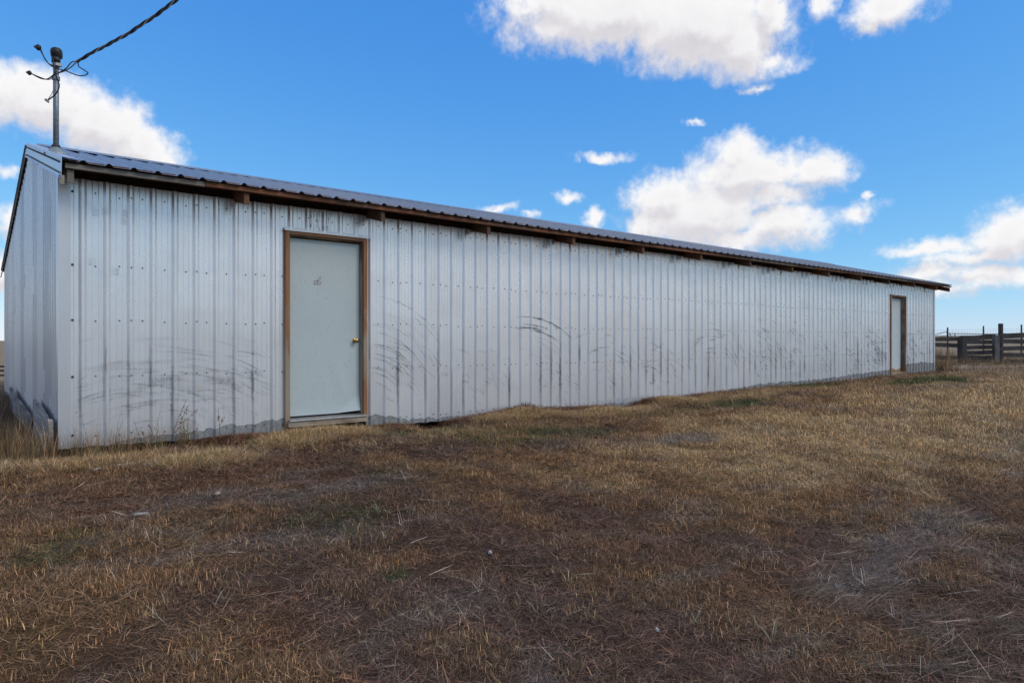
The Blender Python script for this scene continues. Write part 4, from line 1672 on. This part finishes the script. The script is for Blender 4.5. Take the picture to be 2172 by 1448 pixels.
# 4 tall dry stalks: gable corner, far corner and the fence line
px, py, ps = [], [], []
for (cx, cy, rx, ry, n, sc_) in ((0.45, -.12, .38, .35, 70, .75), (0.85, -.3, .5, .16, 46, .6), (1.25, -.34, .45, .12, 26, .5), (1.15, -.16, .5, .10, 42, .75), (1.7, -.14, .35, .08, 26, .6), (0.25, 2.0, .5, 1.6, 55, .6), (0.1, 5.2, .6, 2.4, 130, .8),
                               (22.9, .2, .35, .7, 60, 1.15), (25.5, .8, 2.5, 1.4, 60, .8)):
    an, rr = RNG.uniform(0, 6.28, n), np.sqrt(RNG.uniform(0, 1, n))
    px.append(cx + rx * rr * np.cos(an))
    py.append(cy + ry * rr * np.sin(an))
    ps.append(np.full(n, sc_))
n = 650
w_ = RNG.uniform(-.1, 1.2, n)
pA, pB = atp(1960, 722, 29.6), atp(2230, 722, 29.6)
q = RNG.normal(0, 1.6, n)
px.append(pA[0] + (pB[0] - pA[0]) * w_ + FW[0] * q)
py.append(pA[1] + (pB[1] - pA[1]) * w_ + FW[1] * q)
ps.append(RNG.uniform(.4, .95, n))
n = 2600
w_ = RNG.uniform(-.3, 1.5, n)
q = RNG.uniform(3, 40, n)
px.append(pA[0] + (pB[0] - pA[0]) * w_ + FW[0] * q)
py.append(pA[1] + (pB[1] - pA[1]) * w_ + FW[1] * q)
ps.append(RNG.uniform(1.0, 1.7, n))
x, y, s_ = np.concatenate(px), np.concatenate(py), np.concatenate(ps)
k = outside_shed(x, y, .05)
x, y, s_ = x[k], y[k], s_[k]
t = jitter(np.tile(np.array((.34, .225, .115)), (len(x), 1)), .6, 1.3)
scatter('tall_dry_grass', 'tall straw coloured stalks at the shed corners and along the corral fence', x, y, RNG.uniform(0, 6.28, len(x)), s_ * RNG.uniform(.7, 1.2, len(x)), t, tall)

# 5 flattened, combed straw lying one way
px, py, pr = [], [], []
for a, b, rx, ry, s, ang, n in ((6.5, -2.7, 1.0, .3, 1, -.3, 40), (4.3, -5.75, .75, .32, 1, -.55, 42), (5.6, -5.7, .9, .35, 1, -.5, 32), (3.7, -6.35, .6, .3, 1, -.7, 22),
                             (2.4, -2.6, .8, .22, 1, -.3, 18), (1.2, -3.1, .9, .18, 1, .55, 20), (15.5, -2.2, 2.5, .35, 1, -.2, 40), (5.3, -2.2, .7, .12, 1, -.35, 25)):
    an, rr = RNG.uniform(0, 6.28, n), np.sqrt(RNG.uniform(0, 1, n))
    px.append(a + rx * rr * np.cos(an))
    py.append(b + ry * rr * np.sin(an))
    pr.append(ang + RNG.normal(0, .5, n))
x, y, rz = np.concatenate(px), np.concatenate(py), np.concatenate(pr)
t = jitter(np.tile(np.array((.33, .24, .165)), (len(x), 1)), .4, 1.2)
scatter('flattened_straw', 'greyish long straw pressed flat and combed in one direction', x, y, rz, RNG.uniform(.5, 1.1, len(x)), t, comb)

# loose bleached stalks, some standing, some fallen
sprig = [clump('sprig_clump', 9, .05, .06, .15, .0036, .55, .5, .35, 700 + i, 3) for i in range(4)]
fallen = [clump('fallen_clump', 4, .12, .14, .36, .0034, 1.5, .06, .06, 720 + i, 3) for i in range(4)]
xa, ya = rnd_pts(900, -1.2, 12, -7.4, -.3)
xb, yb = rnd_pts(1500, -1.2, 10, -7.4, -.2)
x, y = np.concatenate([xa, xb]), np.concatenate([ya, yb])
lump = sstep(fbm(x * 1.7, y * 1.7, 91, 3), .42, .6)
k = RNG.uniform(0, 1, len(x)) < lump
x, y = x[k], y[k]
t = jitter(np.tile(np.array((.52, .41, .29)), (len(x), 1)), .6, 1.35)
scatter('bleached_stalks', 'scattered pale bleached stalks standing and fallen over the brown straw', x, y, RNG.uniform(0, 6.28, len(x)),
        RNG.uniform(.6, 1.1, len(x)), t, sprig + fallen, .006)

# 6 green patches
px, py = [], []
for a, b, rx, ry, s in GREENS:
    n = int(1500 * rx * ry * s * 2) + 20
    an, rr = RNG.uniform(0, 6.28, n), np.sqrt(RNG.uniform(0, 1.3, n))
    px.append(a + rx * rr * np.cos(an))
    py.append(b + ry * rr * np.sin(an))
x, y = np.concatenate(px), np.concatenate(py)
g = cover(x, y)[3]
k = (RNG.uniform(0, 1, len(x)) < g * 1.3) & outside_shed(x, y, .06)
x, y = x[k], y[k]
t = jitter(np.tile(C_GREEN, (len(x), 1)), .6, 1.4)
scatter('green_grass', 'small patches of fresh short green grass among the dead straw', x, y, RNG.uniform(0, 6.28, len(x)),
        np.clip(np.hypot(x, y + 7.66) / 9, .8, 1.6) * RNG.uniform(.7, 1.2, len(x)), t, shortg)

# ------------------------------------------------------------------ small things
def weed(label, bx, by, hgt, lean, branches, seeds, m='stem', rs=1):
    r = random.Random(rs)
    z0 = float(H(bx, by)) - .02
    root = thing('dry_weed', label, 'weed', 'dry weeds against the wall')
    root.location = (bx, by, z0)
    main = [(0, 0, 0), (lean * .25, -.01, hgt * .3), (lean * .55, -.01, hgt * .62), (lean, .0, hgt)]
    path = bez(main, 8)
    Mesh().tube(path, [.004 * (1 - .7 * i / len(path)) for i in range(len(path))], 6).build('stem', M[m], root)
    tips = []
    for f, dx, dz in branches:
        p = path[int(f * (len(path) - 1))]
        e = p + np.array((dx, r.uniform(-.04, .04), dz))
        bp = bez([p, (p + e) / 2 + np.array((dx * .12, 0, -dz * .06)), e], 6)
        Mesh().tube(bp, [.0026 * (1 - .6 * i / len(bp)) for i in range(len(bp))], 5).build('twig', M[m], root)
        tips.append(bp)
    sd = Mesh()
    for bp in tips + [path[len(path) // 2:]]:
        for i in range(seeds):
            p = bp[r.randrange(len(bp) // 3, len(bp))] + np.array([r.uniform(-.012, .012) for _ in range(3)])
            s = r.uniform(.003, .007)
            sd.add([p + (s, 0, 0), p + (-s, 0, 0), p + (0, s, 0), p + (0, -s, 0), p + (0, 0, s * 1.5), p + (0, 0, -s * 1.5)],
                   [(0, 2, 4), (2, 1, 4), (1, 3, 4), (3, 0, 4), (2, 0, 5), (1, 2, 5), (3, 1, 5), (0, 3, 5)])
    sd.build('seed_heads', M['seed'], root)


weed('tall forked brown weed leaning right before the wall, left of the first door', 1.69, -.10, .52, .19, [(.55, .20, .16), (.62, .11, .17), (.35, .10, .18)], 9, rs=3)
weed('thin upright brown weed nearest the left jamb of the first door', 2.21, -.09, .34, -.02, [(.5, .03, .1), (.7, -.02, .07)], 8, rs=4)
weed('bushy pale weed between the gable corner and the forked weed', 1.50, -.10, .33, .04, [(.3, .10, .16), (.35, -.08, .18), (.5, .07, .14), (.55, -.06, .12), (.2, .12, .12), (.25, -.11, .12)], 6, 'straw_stem', 5)
weed('single thin weed standing before the second door', 19.95, -.25, .55, -.10, [(.5, .05, .12), (.7, -.05, .1)], 5, rs=6)


def scrap(label, x_, y_, L, w, h, rz, m, name='wood_scrap', cat='wood scrap', grp='pale scraps on the ground'):
    z = float(H(x_, y_))
    mb = Mesh()
    q = [(-L / 2, -w / 2), (-L * .1, -w * .6), (L / 2, -w * .3), (L * .45, w * .4), (0, w / 2), (-L * .45, w * .35)]
    ca, sa = math.cos(rz), math.sin(rz)
    b_ = [(x_ + a * ca - b * sa, y_ + a * sa + b * ca) for a, b in q]
    mb.vs += [(a, b, z + .01) for a, b in b_] + [(x_ + (a - x_) * .8, y_ + (b - y_) * .75, z + .01 + h + random.uniform(-.004, .004)) for a, b in b_]
    n = len(q)
    mb.fs += [tuple(range(n))[::-1], tuple(range(n, 2 * n))] + [(i, (i + 1) % n, (i + 1) % n + n, i + n) for i in range(n)]
    mb.mi += [0] * (n + 2)
    o = mb.build(name, M[m])
    tag(o, label, cat, grp)


scrap('largest pale wood scrap on bare soil near the left corner of the shed', 1.17, -.96, .17, .05, .02, .2, 'scrapwood')
scrap('small pale wood chip left of the largest scrap', 0.95, -1.02, .09, .03, .012, .6, 'scrapwood')
scrap('small pale wood chip just right of the largest scrap', 1.34, -1.02, .08, .03, .012, -.3, 'scrapwood')
scrap('slim bleached chip lying alone on the tan grass below the weeds', .98, -2.6, .10, .022, .012, -.35, 'scrapwood')
scrap('white pebble lying in dark straw before the first door', 2.55, -4.35, .028, .022, .012, .4, 'stone', 'pebble', 'pebble', 'white pebbles in the straw')
scrap('white pebble in straw near the bottom right of the yard', 2.65, -5.55, .024, .02, .012, 1.0, 'stone', 'pebble', 'pebble', 'white pebbles in the straw')
scrap('white pebble on reddish soil left of the first door', 1.55, -2.3, .03, .024, .012, .1, 'stone', 'pebble', 'pebble', 'white pebbles in the straw')
